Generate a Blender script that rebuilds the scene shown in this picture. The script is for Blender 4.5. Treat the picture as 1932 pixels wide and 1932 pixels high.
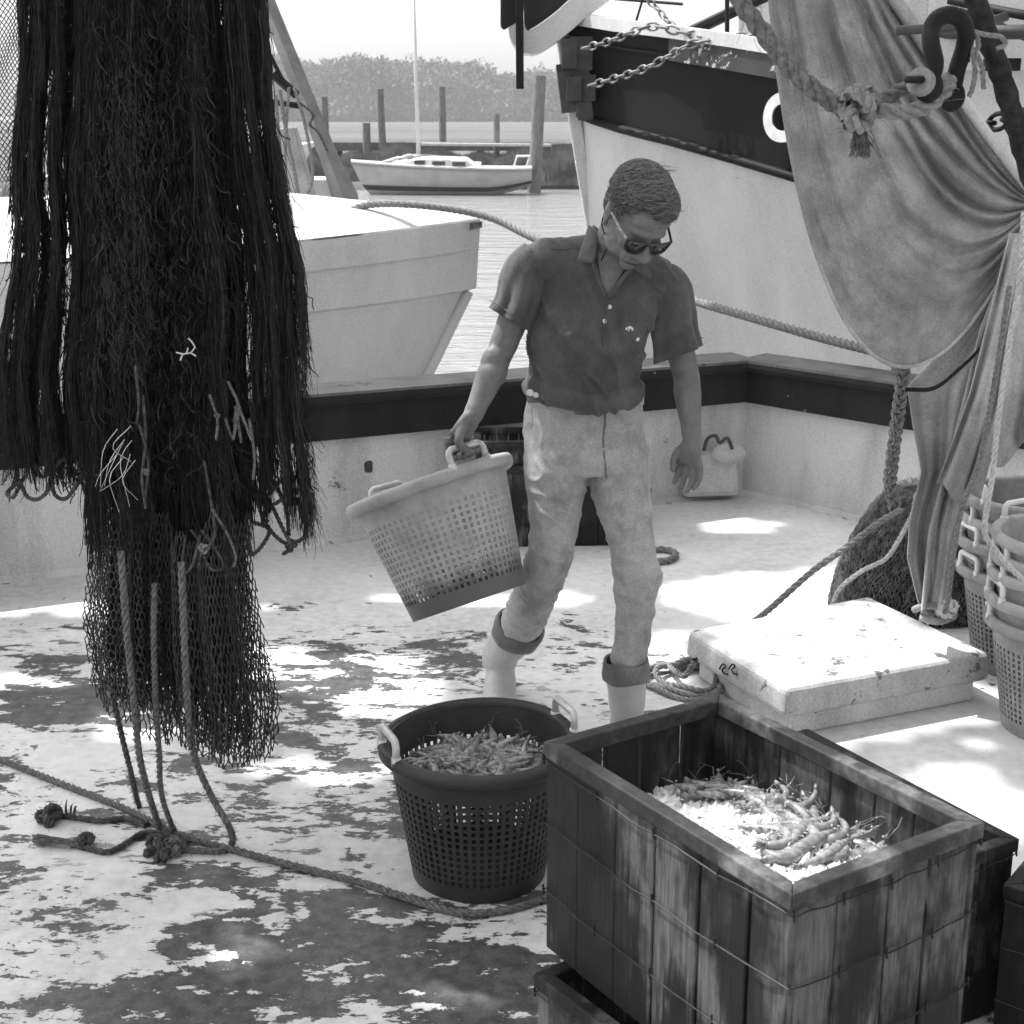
import bpy, bmesh, math, random
import numpy as np
from mathutils import Vector, Matrix, noise as mn
R = math.radians
for o in list(bpy.data.objects): bpy.data.objects.remove(o)
SC = bpy.context.scene; COL = SC.collection
random.seed(7); RNG = np.random.default_rng(7)

# ---------------- camera, sky, sun, exposure ----------------
CAMH = 1.84; FPX = 2760.0; TH = math.atan(751/2760)
cam = bpy.data.cameras.new('camera'); camo = bpy.data.objects.new('camera', cam); COL.objects.link(camo)
camo.location = (0, 0, CAMH); camo.rotation_euler = (math.pi/2-TH, 0, 0)
cam.sensor_width = 56; cam.lens = 80; cam.clip_start = .05; cam.clip_end = 6000
cam.dof.use_dof = True; cam.dof.focus_distance = 4.0; cam.dof.aperture_fstop = 20
SC.camera = camo
SUN_AZ = Vector((-.80, .42)).normalized(); SUN_EL = R(60)
SUN = Vector((SUN_AZ.x*math.cos(SUN_EL), SUN_AZ.y*math.cos(SUN_EL), math.sin(SUN_EL)))
w = bpy.data.worlds.new('World'); SC.world = w; w.use_nodes = True
nt = w.node_tree; nt.nodes.clear()
sky = nt.nodes.new('ShaderNodeTexSky'); sky.sky_type = 'NISHITA'; sky.sun_disc = False
sky.sun_elevation = SUN_EL; sky.sun_rotation = math.atan2(SUN.x, SUN.y); sky.air_density = 1.3; sky.dust_density = 4.0
bw = nt.nodes.new('ShaderNodeRGBToBW'); bg = nt.nodes.new('ShaderNodeBackground'); wo = nt.nodes.new('ShaderNodeOutputWorld')
bg.inputs[1].default_value = .15
nt.links.new(sky.outputs[0], bw.inputs[0]); nt.links.new(bw.outputs[0], bg.inputs[0]); nt.links.new(bg.outputs[0], wo.inputs[0])
sl = bpy.data.lights.new('sun', 'SUN'); sl.energy = 3.4; sl.angle = R(.6); sl.color = (1, 1, 1)
slo = bpy.data.objects.new('sun', sl); COL.objects.link(slo); slo.rotation_euler = SUN.to_track_quat('Z', 'Y').to_euler()
slo.location = (-8, 6, 12)
SC.view_settings.view_transform = 'Standard'; SC.view_settings.look = 'None'; SC.view_settings.gamma = 1
SC.view_settings.exposure = 1.22

# ---------------- helpers ----------------
_F = Vector((0, math.cos(TH), -math.sin(TH))); _U = Vector((0, math.sin(TH), math.cos(TH)))
CP = Vector((0, 0, CAMH))
def ray(px, py): return _F + Vector((1, 0, 0))*((float(px)-966)/FPX) + _U*((966-float(py))/FPX)
def atD(px, py, D):
    d = ray(px, py); return CP + d*(float(D)/d.y)
def atZ(px, py, z=0.0):
    d = ray(px, py); return CP + d*((z-CAMH)/d.z)

def tag(o, label=None, cat=None, group=None, kind=None):
    if label: o['label'] = label
    if cat: o['category'] = cat
    if group: o['group'] = group
    if kind: o['kind'] = kind
    return o
def link(name, me, m=None, parent=None, smooth=False):
    o = bpy.data.objects.new(name, me); COL.objects.link(o)
    if m is not None:
        for q in (m if isinstance(m, (list, tuple)) else [m]): me.materials.append(q)
    if parent is not None: o.parent = parent
    if smooth: me.shade_smooth()
    return o
def empty(name, label, cat, loc=(0, 0, 0), group=None):
    o = bpy.data.objects.new(name, None); COL.objects.link(o); o.location = loc; o.empty_display_size = .05
    tag(o, label, cat, group); o['_base'] = 1; del o['_base']
    return o
def relink_local(o):
    """children meshes are built in world coordinates; make the child's local frame match"""
    p = o.parent
    if p: o.matrix_parent_inverse = Matrix.Identity(4)

class MB:
    def __init__(s, off=None): s.v = []; s.f = []; s.off = Vector(off) if off is not None else Vector((0, 0, 0)); s.mi = []
    def add(s, vs, fs, mi=0):
        b = len(s.v); s.v += [tuple(Vector(q)-s.off) for q in vs]; s.f += [tuple(i+b for i in f) for f in fs]; s.mi += [mi]*len(fs)
    def box(s, c, size, M=None, mi=0, taper=1.0):
        hx, hy, hz = [q/2 for q in size]; c = Vector(c); vs = []
        for z in (-1, 1):
            t = taper if z > 0 else 1
            for x, y in ((-1, -1), (1, -1), (1, 1), (-1, 1)):
                p = Vector((x*hx*t, y*hy*t, z*hz)); vs.append(c + (M @ p if M else p))
        s.add(vs, [(3, 2, 1, 0), (4, 5, 6, 7), (0, 1, 5, 4), (1, 2, 6, 5), (2, 3, 7, 6), (3, 0, 4, 7)], mi)
    def beam(s, a, b, wd, ht, up=(0, 0, 1), mi=0):
        a = Vector(a); b = Vector(b); d = (b-a); L = d.length; d.normalize()
        sd = d.cross(Vector(up)).normalized(); u = sd.cross(d)
        M = Matrix((d, sd, u)).transposed(); s.box((a+b)/2, (L, wd, ht), M, mi)
    def tube(s, pts, r, n=8, cap=True, mi=0, ell=None):
        pts = [Vector(p) for p in pts]; N = len(pts)
        rs = r if isinstance(r, (list, tuple)) else [r]*N
        T = []
        for i in range(N):
            t = pts[min(i+1, N-1)]-pts[max(i-1, 0)]; T.append(t.normalized() if t.length > 1e-9 else Vector((0, 0, 1)))
        ref = Vector((0, 0, 1)) if abs(T[0].z) < .9 else Vector((1, 0, 0))
        nrm = (ref - T[0]*ref.dot(T[0])).normalized(); vs = []
        for i in range(N):
            nrm = (nrm - T[i]*nrm.dot(T[i])).normalized(); bn = T[i].cross(nrm)
            for k in range(n):
                a = 2*math.pi*k/n; vs.append(pts[i] + (nrm*math.cos(a)*(ell or 1) + bn*math.sin(a))*rs[i])
        fs = [(i*n+k, i*n+(k+1) % n, (i+1)*n+(k+1) % n, (i+1)*n+k) for i in range(N-1) for k in range(n)]
        if cap: fs += [tuple(range(n))[::-1], tuple((N-1)*n+k for k in range(n))]
        s.add(vs, fs, mi)
    def grid(s, P, closeu=False, mi=0):
        nu = len(P); nv = len(P[0]); vs = [q for row in P for q in row]
        fs = [(i*nv+j, ((i+1) % nu)*nv+j, ((i+1) % nu)*nv+j+1, i*nv+j+1) for i in range(nu if closeu else nu-1) for j in range(nv-1)]
        s.add(vs, fs, mi)
    def ellipsoid(s, c, r, M=None, n=16, m=10, mi=0):
        c = Vector(c); vs = [];
        for j in range(1, m):
            th = math.pi*j/m
            for i in range(n):
                a = 2*math.pi*i/n; p = Vector((r[0]*math.sin(th)*math.cos(a), r[1]*math.sin(th)*math.sin(a), r[2]*math.cos(th)))
                vs.append(c+(M @ p if M else p))
        t = Vector((0, 0, r[2])); vs += [c+(M @ t if M else t), c-(M @ t if M else t)]
        fs = [(j*n+i, (j+1)*n+i, (j+1)*n+(i+1) % n, j*n+(i+1) % n) for j in range(m-2) for i in range(n)]
        k = (m-1)*n
        fs += [(k, i, (i+1) % n) for i in range(n)] + [(k+1, (m-2)*n+(i+1) % n, (m-2)*n+i) for i in range(n)]
        s.add(vs, fs, mi)
    def mesh(s, name='m'):
        me = bpy.data.meshes.new(name); me.from_pydata(s.v, [], s.f); me.update()
        if any(s.mi): me.polygons.foreach_set('material_index', s.mi)
        return me
    def build(s, name, m, parent=None, smooth=False, bevel=0, solid=0, seg=2):
        o = link(name, s.mesh(name), m, parent, smooth)
        if solid:
            q = o.modifiers.new('solid', 'SOLIDIFY'); q.thickness = solid; q.offset = 0
        if bevel:
            q = o.modifiers.new('bevel', 'BEVEL'); q.width = bevel; q.segments = seg; q.limit_method = 'ANGLE'; q.angle_limit = R(40)
        return o

def np_mesh(V, Q, smooth=True, name='m'):
    V = np.asarray(V, dtype=np.float32); Q = np.asarray(Q, dtype=np.int32); k = Q.shape[1]
    me = bpy.data.meshes.new(name); me.vertices.add(len(V)); me.vertices.foreach_set('co', V.ravel())
    me.loops.add(Q.size); me.loops.foreach_set('vertex_index', Q.ravel())
    me.polygons.add(len(Q)); me.polygons.foreach_set('loop_start', np.arange(0, Q.size, k, dtype=np.int32))
    me.update(calc_edges=True); me.validate()
    if smooth: me.shade_smooth()
    return me
def strands(P, Rr, k=3):
    """P (N,M,3), Rr (N,M) -> verts, quads of N tubes"""
    P = np.asarray(P, float); N, M, _ = P.shape; Rr = np.broadcast_to(Rr, (N, M))
    T = np.gradient(P, axis=1); T /= np.linalg.norm(T, axis=2, keepdims=True)+1e-12
    ref = np.where(np.abs(T.mean(1))[:, 1:2] < .8, np.array([[0, 1., 0]]), np.array([[1., 0, 0]]))[:, None, :]
    A = np.cross(T, ref); A /= np.linalg.norm(A, axis=2, keepdims=True)+1e-12; B = np.cross(T, A)
    a = 2*np.pi*np.arange(k)/k
    V = P[:, :, None, :] + Rr[:, :, None, None]*(A[:, :, None, :]*np.cos(a)[None, None, :, None]+B[:, :, None, :]*np.sin(a)[None, None, :, None])
    idx = np.arange(N*M*k).reshape(N, M, k); nx = np.roll(idx, -1, axis=2)
    Q = np.stack([idx[:, :-1], nx[:, :-1], nx[:, 1:], idx[:, 1:]], axis=-1).reshape(-1, 4)
    return V.reshape(-1, 3), Q
def join_np(parts):
    V = []; Q = []; b = 0
    for v, q in parts: V.append(v); Q.append(q+b); b += len(v)
    return np.concatenate(V), np.concatenate(Q)
def spline(pts, n):
    """Catmull-Rom through pts, n samples, evenly by segment length"""
    p = [Vector(q) for q in pts]
    if len(p) == 2: return [p[0].lerp(p[1], i/(n-1)) for i in range(n)]
    q = [p[0]*2-p[1]]+p+[p[-1]*2-p[-2]]
    seg = [(p[i+1]-p[i]).length for i in range(len(p)-1)]; tot = sum(seg); out = []
    for i in range(n):
        d = tot*i/(n-1); k = 0
        while k < len(seg)-1 and d > seg[k]: d -= seg[k]; k += 1
        t = min(1, d/max(seg[k], 1e-9)); a, b, c, e = q[k:k+4]
        out.append(.5*((2*b)+(c-a)*t+(2*a-5*b+4*c-e)*t*t+(3*b-a-3*c+e)*t**3))
    return out
def rope_np(path, r, lay=7.0, k=7, fuzz=0, seed=0):
    """three-strand laid rope along path"""
    pts = [Vector(p) for p in path]; L = sum((pts[i+1]-pts[i]).length for i in range(len(pts)-1))
    n = max(10, int(L/(r*.75))); n = min(n, 500); p = np.array([tuple(q) for q in spline(pts, n)])
    T = np.gradient(p, axis=0); T /= np.linalg.norm(T, axis=1, keepdims=True)+1e-12
    nr = np.zeros_like(p); ref = np.array([0, 0, 1.]) if abs(T[0, 2]) < .9 else np.array([1., 0, 0]); c = ref
    for i in range(n):
        c = c-T[i]*c.dot(T[i]); c /= np.linalg.norm(c)+1e-12; nr[i] = c
    bn = np.cross(T, nr); s = np.concatenate([[0], np.cumsum(np.linalg.norm(np.diff(p, axis=0), axis=1))])
    S = []
    for j in range(3):
        a = 2*np.pi*(s/(r*lay)+j/3); S.append(p+(nr*np.cos(a)[:, None]+bn*np.sin(a)[:, None])*r*.53)
    out = [strands(np.array(S), r*.51, k)]
    if fuzz:
        g = np.random.default_rng(seed); m = int(L*fuzz); i0 = g.integers(0, n, m)
        d = g.normal(size=(m, 3)); d /= np.linalg.norm(d, axis=1, keepdims=True); t = np.linspace(0, 1, 4)[None, :, None]
        ln = r*g.uniform(.5, 1.3, (m, 1, 1)); st = p[i0][:, None, :]+d[:, None, :]*r*.85
        bend = g.normal(size=(m, 1, 3))*.5
        out.append(strands(st+(d[:, None, :]+T[i0][:, None, :]*.8)*ln*t+bend*ln*t*t, .0005, 3))
    return out
def rope(name, path, r, m, parent=None, lay=7.0, fuzz=0, off=(0, 0, 0), k=7):
    V, Q = join_np(rope_np(path, r, lay, k, fuzz)); return link(name, np_mesh(V-np.array(off)[None, :], Q), m, parent)
def knot_pts(c, r, ax=Vector((1, 0, 0)), up=Vector((0, 0, 1)), n=28, turns=2):
    c = Vector(c); s = ax.cross(up).normalized(); out = []
    for i in range(n):
        a = 2*math.pi*i/(n-1); x = math.sin(a)+2*math.sin(2*a); y = math.cos(a)-2*math.cos(2*a); z = -math.sin(3*a)
        out.append(c+(ax*x+up*y)*r/3+s*z*r*.45)
    return out

# ---------------- materials (black and white film: everything is grey) ----------------
def nm(name):
    m = bpy.data.materials.new(name); m.use_nodes = True; t = m.node_tree; b = t.nodes['Principled BSDF']; return m, t, b
def g4(v): return (v, v, v, 1)
def tex(t, kind='NOISE', scale=5, detail=6, rough=.6, sc=(1, 1, 1), coord='Object', loc=(0, 0, 0), rot=(0, 0, 0), dist=0):
    tc = t.nodes.new('ShaderNodeTexCoord'); mp = t.nodes.new('ShaderNodeMapping')
    mp.inputs['Scale'].default_value = sc; mp.inputs['Location'].default_value = loc; mp.inputs['Rotation'].default_value = rot
    t.links.new(tc.outputs[coord], mp.inputs[0])
    if kind == 'NOISE':
        n = t.nodes.new('ShaderNodeTexNoise'); n.inputs['Scale'].default_value = scale; n.inputs['Detail'].default_value = detail
        n.inputs['Roughness'].default_value = rough; n.inputs['Distortion'].default_value = dist; out = n.outputs[0]
    elif kind == 'WAVE':
        n = t.nodes.new('ShaderNodeTexWave'); n.inputs['Scale'].default_value = scale; n.inputs['Distortion'].default_value = dist
        n.inputs['Detail'].default_value = detail; out = n.outputs['Fac']
    else:
        n = t.nodes.new('ShaderNodeTexVoronoi'); n.inputs['Scale'].default_value = scale; out = n.outputs['Distance']
        if kind == 'CRACK': n.feature = 'DISTANCE_TO_EDGE'
    t.links.new(mp.outputs[0], n.inputs['Vector']); return out
def ramp(t, src, stops):
    r = t.nodes.new('ShaderNodeValToRGB'); e = r.color_ramp.elements
    while len(e) < len(stops): e.new(.5)
    for q, (p, v) in zip(e, stops): q.position = p; q.color = g4(v)
    t.links.new(src, r.inputs[0]); return r.outputs[0]
def math_(t, op, a, b=None, c=None):
    n = t.nodes.new('ShaderNodeMath'); n.operation = op
    for i, q in enumerate((a, b, c)):
        if q is None: continue
        if isinstance(q, (int, float)): n.inputs[i].default_value = q
        else: t.links.new(q, n.inputs[i])
    return n.outputs[0]
def mix(t, f, a, b, mode='MIX'):
    n = t.nodes.new('ShaderNodeMix'); n.data_type = 'RGBA'; n.blend_type = mode
    for i, q in ((0, f), (6, a), (7, b)):
        if isinstance(q, (int, float)): n.inputs[i].default_value = q if i == 0 else g4(q)
        else: t.links.new(q, n.inputs[i])
    return n.outputs[2]
def bump(t, b, h, strength=.4, dist=.01):
    n = t.nodes.new('ShaderNodeBump'); n.inputs['Strength'].default_value = strength; n.inputs['Distance'].default_value = dist
    t.links.new(h, n.inputs['Height']); t.links.new(n.outputs[0], b.inputs['Normal'])
def simple(name, v, rough=.6, var=.25, scale=20, bmp=.2, metal=0, bd=.003, spec=.4, sc=(1, 1, 1)):
    m, t, b = nm(name); n = tex(t, scale=scale, sc=sc); c = ramp(t, n, [(.38, v*(1-var)), (.62, v*(1+var))])
    t.links.new(c, b.inputs['Base Color']); b.inputs['Roughness'].default_value = rough; b.inputs['Metallic'].default_value = metal
    b.inputs['Specular IOR Level'].default_value = spec
    if bmp: bump(t, b, n, bmp, bd)
    return m
def paint(name, v, under, amount=.35, scale=4, rough=.5, dirt=.25, spec=.35, sc=(1, 1, 1)):
    """weathered paint: chips showing what is under it, dirt runs"""
    m, t, b = nm(name)
    n = tex(t, scale=scale, detail=9, rough=.68, sc=sc); d = tex(t, scale=scale*.6, detail=8, sc=(1, 1, .3)); f = tex(t, scale=120, detail=3)
    chips = ramp(t, n, [(amount-.012, 1), (amount+.012, 0)]); base = ramp(t, d, [(.38, v*(1-dirt)), (.58, v)])
    base = mix(t, .2, base, ramp(t, f, [(.35, .1), (.65, .9)]), 'OVERLAY')
    t.links.new(mix(t, chips, base, under), b.inputs['Base Color']); b.inputs['Roughness'].default_value = rough
    b.inputs['Specular IOR Level'].default_value = spec
    h = math_(t, 'ADD', math_(t, 'MULTIPLY', chips, -.6), math_(t, 'MULTIPLY', d, .5)); bump(t, b, h, .35, .004)
    return m
M = {}
M['hull_white'] = paint('hull_white', .60, .25, .30, 3, .5, .16)
M['hull_band'] = paint('hull_band', .014, .16, .29, 5, .6, .4, spec=.12)
M['bow_white'] = paint('bow_white', .60, .22, .33, 6, .5, .2)
M['rail_dark'] = paint('rail_dark', .022, .3, .315, 9, .6, .4, spec=.15, sc=(1, 1, 2))
M['rail_cap'] = paint('rail_cap', .13, .04, .38, 7, .55, .45)
M['wall_white'] = paint('wall_white', .60, .14, .345, 6, .6, .3)
M['hatch'] = paint('hatch', .48, .12, .385, 13, .6, .3)
M['black_net'] = simple('black_net', .012, .62, .6, 60, 0, spec=.22)
M['net_wisp'] = simple('net_wisp', .04, .45, .4, 40, 0, spec=.5)
M['net_grey'] = simple('net_grey', .035, .6, .6, 60, 0, spec=.3)  # lighter net tone standing in for highlights on the strands
M['net_twine'] = simple('net_twine', .045, .75, .4, 60, 0, spec=.3)
M['rope_tan'] = simple('rope_tan', .13, .85, .35, 90, .5, bd=.002, spec=.2)
M['rope_dark'] = simple('rope_dark', .075, .85, .45, 70, .5, bd=.002, spec=.2)
M['rope_light'] = simple('rope_light', .5, .8, .2, 90, .4, bd=.002, spec=.2)
M['rope_grey'] = simple('rope_grey', .2, .85, .25, 90, .5, bd=.002, spec=.2)
M['iron'] = simple('iron', .007, .6, .5, 30, .5, bd=.002, spec=.2)
M['chain'] = simple('chain', .2, .55, .3, 30, .4, metal=.4)
M['iron_plate'] = simple('iron_plate', .05, .55, .3, 14, .4, bd=.002)
M['steel'] = simple('steel', .55, .35, .15, 30, .2, metal=.2)
M['pile'] = simple('pile', .13, .9, .4, 6, .6, bd=.02, sc=(4, 4, .6))
M['plank'] = simple('plank', .09, .9, .3, 5, .3)
M['skin'] = simple('skin', .15, .58, .12, 40, .4, bd=.003, spec=.4)
M['lens'] = simple('lens', .012, .05, .1, 5, 0, spec=.9)
M['spec_frame'] = simple('spec_frame', .02, .25, .2, 30, 0, spec=.6)
M['temple'] = simple('temple', .3, .35, .5, 90, 0)
M['button'] = simple('button', .75, .3, .05, 30, 0)
M['boot'] = simple('boot', .44, .4, .1, 9, .15, bd=.004, spec=.5)
M['letter'] = simple('letter', .62, .5, .12, 12, .1)
# cloth-like material with weave, stains and creases
def cloth(name, v, stain=.3, scale=6, weave=600, rough=.9, dark=.45, bs=.25, cv=.25):
    m, t, b = nm(name); n = tex(t, scale=scale, detail=9, rough=.65); s = tex(t, scale=scale*.5, detail=7, loc=(3, 1, 7), rough=.6)
    base = ramp(t, n, [(.4, v*(1-cv)), (.6, v*(1+cv*.7))]); st = ramp(t, s, [(stain, 1), (stain+.14, 0)])
    wv = tex(t, scale=weave*.45, detail=2)
    c = mix(t, math_(t, 'MULTIPLY', st, .8), base, v*dark); c = mix(t, .2, c, ramp(t, wv, [(.35, .15), (.65, .85)]), 'OVERLAY')
    t.links.new(c, b.inputs['Base Color']); b.inputs['Roughness'].default_value = rough; b.inputs['Specular IOR Level'].default_value = .15
    b.inputs['Sheen Weight'].default_value = .15
    bump(t, b, math_(t, 'ADD', n, math_(t, 'MULTIPLY', wv, .25)), bs, .006); return m
M['shirt'] = cloth('shirt', .088, .3, 9, 500, .85, .7)
M['trousers'] = cloth('trousers', .40, .36, 16, 500, .85, .55, cv=.12)
M['cuff'] = cloth('cuff', .17, .3, 9, 400)
M['canvas'] = cloth('canvas', .29, .43, 10, 420, .9, .62, .7, cv=.2)
M['canvas_mesh'] = cloth('canvas_mesh', .42, .36, 3, 300, .9, .5, .35)
M['tarp'] = cloth('tarp', .3, .36, 4, 300)
def wood(name, lo, hi, seed=0, vert=True):
    """old wet crate board: vertical grain, dark water stains and lighter scoured places"""
    m, t, b = nm(name)
    gr = tex(t, scale=9, detail=9, rough=.7, sc=(14, 14, .8) if vert else (2.5, 2.5, 2.5), loc=(seed, 0, 0)); st = tex(t, scale=4.2, detail=7, rough=.62, sc=(2.6, 2.6, 1.1) if vert else (1.5, 1.5, 1.5), loc=(0, seed, 3))
    dk = tex(t, scale=2.2, detail=5, rough=.6, loc=(seed, 2, 0), sc=(1.5, 1.5, .8)); fine = tex(t, scale=60, detail=4, sc=(3, 3, .25) if vert else (1, 1, 1))
    c = ramp(t, st, [(.43, lo), (.5, (lo+hi)*.42), (.56, hi)]); c = mix(t, .35, c, ramp(t, gr, [(.38, .15), (.62, .8)]), 'OVERLAY')
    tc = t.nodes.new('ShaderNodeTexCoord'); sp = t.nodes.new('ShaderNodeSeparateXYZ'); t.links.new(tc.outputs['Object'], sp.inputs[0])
    darkened = math_(t, 'ADD', gr, math_(t, 'MULTIPLY', st, .6)); darkened = math_(t, 'ADD', darkened, math_(t, 'MULTIPLY', sp.outputs[2], .55))   # ragged darkening towards the bottom
    c = mix(t, ramp(t, darkened, [(.80, .85 if vert else 0), (.90, 0)]), c, lo*.5)
    c = mix(t, ramp(t, dk, [(.44, .9), (.50, 0)]), c, lo*.6); c = mix(t, .45, c, ramp(t, fine, [(.36, .15), (.64, .85)]), 'OVERLAY')
    t.links.new(c, b.inputs['Base Color']); b.inputs['Roughness'].default_value = .62; b.inputs['Specular IOR Level'].default_value = .3
    bump(t, b, math_(t, 'ADD', gr, math_(t, 'MULTIPLY', fine, .4)), .5, .004); return m
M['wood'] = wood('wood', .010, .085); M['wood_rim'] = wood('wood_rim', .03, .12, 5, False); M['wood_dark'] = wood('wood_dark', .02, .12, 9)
M['wire'] = simple('wire', .02, .5, .4, 60, 0, metal=.5)
def plastic(name, v, dirt=.3, low=None):
    m, t, b = nm(name); n = tex(t, scale=14, detail=7); f = tex(t, scale=200, detail=2)
    c = ramp(t, n, [(.3, v*(1-dirt)), (.6, v*1.05)]); c = mix(t, .15, c, ramp(t, f, [(.3, .2), (.7, .8)]), 'OVERLAY')
    if low is not None:    # grime that soaked the foot of the basket
        tc = t.nodes.new('ShaderNodeTexCoord'); sp = t.nodes.new('ShaderNodeSeparateXYZ'); t.links.new(tc.outputs['Object'], sp.inputs[0])
        z = math_(t, 'ADD', sp.outputs[2], math_(t, 'MULTIPLY', n, .09)); c = mix(t, ramp(t, z, [(.10, 1), (.15, 0)]), c, low)
    t.links.new(c, b.inputs['Base Color']); b.inputs['Roughness'].default_value = .5; b.inputs['Specular IOR Level'].default_value = .35
    bump(t, b, n, .2, .003); return m
M['basket_dark'] = plastic('basket_dark', .035); M['basket_pale'] = plastic('basket_pale', .40, .25, .12)
M['basket_grey'] = plastic('basket_grey', .28, .3); M['basket_mid'] = plastic('basket_mid', .38, .3)
m, t, b = nm('shrimp_shell'); n = tex(t, scale=70, detail=4); n2 = tex(t, 'WAVE', scale=26, dist=1.5, detail=2)
t.links.new(mix(t, .35, ramp(t, n, [(.3, .13), (.7, .36)]), ramp(t, n2, [(.2, .25), (.8, .9)]), 'MULTIPLY'), b.inputs['Base Color'])
b.inputs['Roughness'].default_value = .22; b.inputs['Specular IOR Level'].default_value = .7; M['shrimp'] = m; bump(t, b, n, .3, .002)
m, t, b = nm('crushed_ice'); n = tex(t, scale=60, detail=5); t.links.new(ramp(t, n, [(.3, .5), (.6, .88)]), b.inputs['Base Color'])
b.inputs['Roughness'].default_value = .12; b.inputs['Specular IOR Level'].default_value = .9; b.inputs['Coat Weight'].default_value = .4; M['ice'] = m; bump(t, b, n, .5, .004)
m, t, b = nm('hair'); n = tex(t, scale=1, detail=4, sc=(25, 150, 240)); t.links.new(ramp(t, n, [(.4, .02), (.6, .04)]), b.inputs['Base Color']); b.inputs['Roughness'].default_value = .45; M['hair'] = m
m, t, b = nm('leaf'); n = tex(t, scale=.11, detail=7, rough=.7); t.links.new(ramp(t, n, [(.42, .012), (.58, .13)]), b.inputs['Base Color']); b.inputs['Roughness'].default_value = .8; M['leaf'] = m
m, t, b = nm('grass'); n = tex(t, scale=1.2, detail=6); t.links.new(ramp(t, n, [(.38, .035), (.62, .24)]), b.inputs['Base Color']); b.inputs['Roughness'].default_value = .8; M['grass'] = m
m, t, b = nm('marsh'); n = tex(t, scale=.05, detail=8, sc=(.4, 1, 1)); t.links.new(ramp(t, n, [(.4, .045), (.6, .09)]), b.inputs['Base Color']); b.inputs['Roughness'].default_value = .9; M['marsh'] = m
M['mud'] = simple('mud', .09, .8, .3, 1.5, .5, bd=.1)
m, t, b = nm('water'); b.inputs['Base Color'].default_value = g4(.26); b.inputs['Roughness'].default_value = .08; b.inputs['Specular IOR Level'].default_value = .9
n1 = tex(t, scale=1.3, detail=5, sc=(.5, 1.4, 1), rough=.55); n2 = tex(t, scale=6, detail=3, sc=(.5, 1.3, 1))
bump(t, b, math_(t, 'ADD', n1, math_(t, 'MULTIPLY', n2, .25)), 1.0, .22); M['water'] = m

# deck paint: white paint flaking off a dark ground; 'wear' attribute says where feet wore it most
m, t, b = nm('deck_paint')
at = t.nodes.new('ShaderNodeAttribute'); at.attribute_name = 'wear'
nA = tex(t, scale=4.4, detail=14, rough=.70, sc=(.75, 1.3, 1), dist=.4, rot=(0, 0, .25)); nB = tex(t, scale=11, detail=8, rough=.7, sc=(.7, 1.5, 1), rot=(0, 0, .25))
v = math_(t, 'ADD', math_(t, 'MULTIPLY', nA, .75), math_(t, 'MULTIPLY', nB, .25)); v = math_(t, 'ADD', v, at.outputs['Fac'])
mask = ramp(t, v, [(.577, 0), (.581, 1)])
dn = tex(t, scale=1.7, detail=6); fn = tex(t, scale=160, detail=2); gn = tex(t, scale=25, detail=5)
white = ramp(t, dn, [(.38, .52), (.6, .66)]); white = mix(t, .3, white, ramp(t, gn, [(.35, .3), (.65, .8)]), 'OVERLAY')
dark = ramp(t, gn, [(.38, .05), (.62, .10)]); dark = mix(t, .3, dark, ramp(t, fn, [(.35, .2), (.65, .8)]), 'OVERLAY')
spk = ramp(t, tex(t, scale=38, detail=2, sc=(.6, 1, 1)), [(.255, 1), (.265, 0)])
fl = ramp(t, tex(t, scale=15, detail=9, rough=.68, sc=(.55, 1.3, 1), rot=(0, 0, .3), loc=(4, 2, 0)), [(.425, 1), (.430, 0)])
fl = math_(t, 'MULTIPLY', fl, ramp(t, at.outputs['Fac'], [(.0, 0), (.035, 1)])); mask = math_(t, 'MAXIMUM', mask, fl)
isl = ramp(t, tex(t, scale=9, detail=10, rough=.7, sc=(.7, 1.2, 1), loc=(9, 5, 0)), [(.425, 1), (.430, 0)]); mask = math_(t, 'SUBTRACT', mask, isl); mask = math_(t, 'MAXIMUM', mask, 0.0)
c = mix(t, mask, white, dark); c = mix(t, spk, c, .05)
t.links.new(c, b.inputs['Base Color']); b.inputs['Specular IOR Level'].default_value = .3
t.links.new(ramp(t, mask, [(0, .55), (1, .42)]), b.inputs['Roughness'])
bump(t, b, math_(t, 'ADD', math_(t, 'MULTIPLY', mask, -1), math_(t, 'MULTIPLY', gn, .35)), .45, .0025)
M['deck'] = m

# ---------------- water, shore, far wood ----------------
WZ = -.93
def plane(name, x0, x1, y0, y1, z, mat):
    q = MB(); q.add([(x0, y0, z), (x1, y0, z), (x1, y1, z), (x0, y1, z)], [(0, 1, 2, 3)]); return tag(q.build(name, mat), kind='structure')
plane('water', -900, 900, -60, 1500, WZ, M['water'])
P = []
for i in range(61):
    X = -60+i*3; f = 57+1.2*math.sin(X*.3)+.6*math.sin(X*.9+1); P.append([(X, f-.3, WZ-.3), (X, f, WZ+.15), (X, f+1.5, WZ+.5), (X, f+4, -.25), (X, f+8, -.05)])
q = MB(); q.grid(P); tag(q.build('mud_bank', M['mud'], smooth=True), kind='structure')
plane('marsh', -500, 500, 64.5, 420, -.06, M['marsh'])
def grass_patch(n, x0, x1, y0, y1, h0, h1, zf):
    g = RNG; x = g.uniform(x0, x1, n); y = g.uniform(y0, y1, n); h = g.uniform(h0, h1, n)*(1+.25*np.sin(x*1.1)+.15*np.sin(x*3.7)); wd = g.uniform(.02, .05, n)
    lean = g.normal(0, .3, n); z = zf(x, y)
    V = np.stack([np.stack([x-wd, y, z], 1), np.stack([x+wd, y, z], 1), np.stack([x+lean*h*.6, y+g.normal(0, .1, n), z+h], 1)], 1).reshape(-1, 3)
    return V, np.arange(n*3).reshape(-1, 3)
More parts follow.
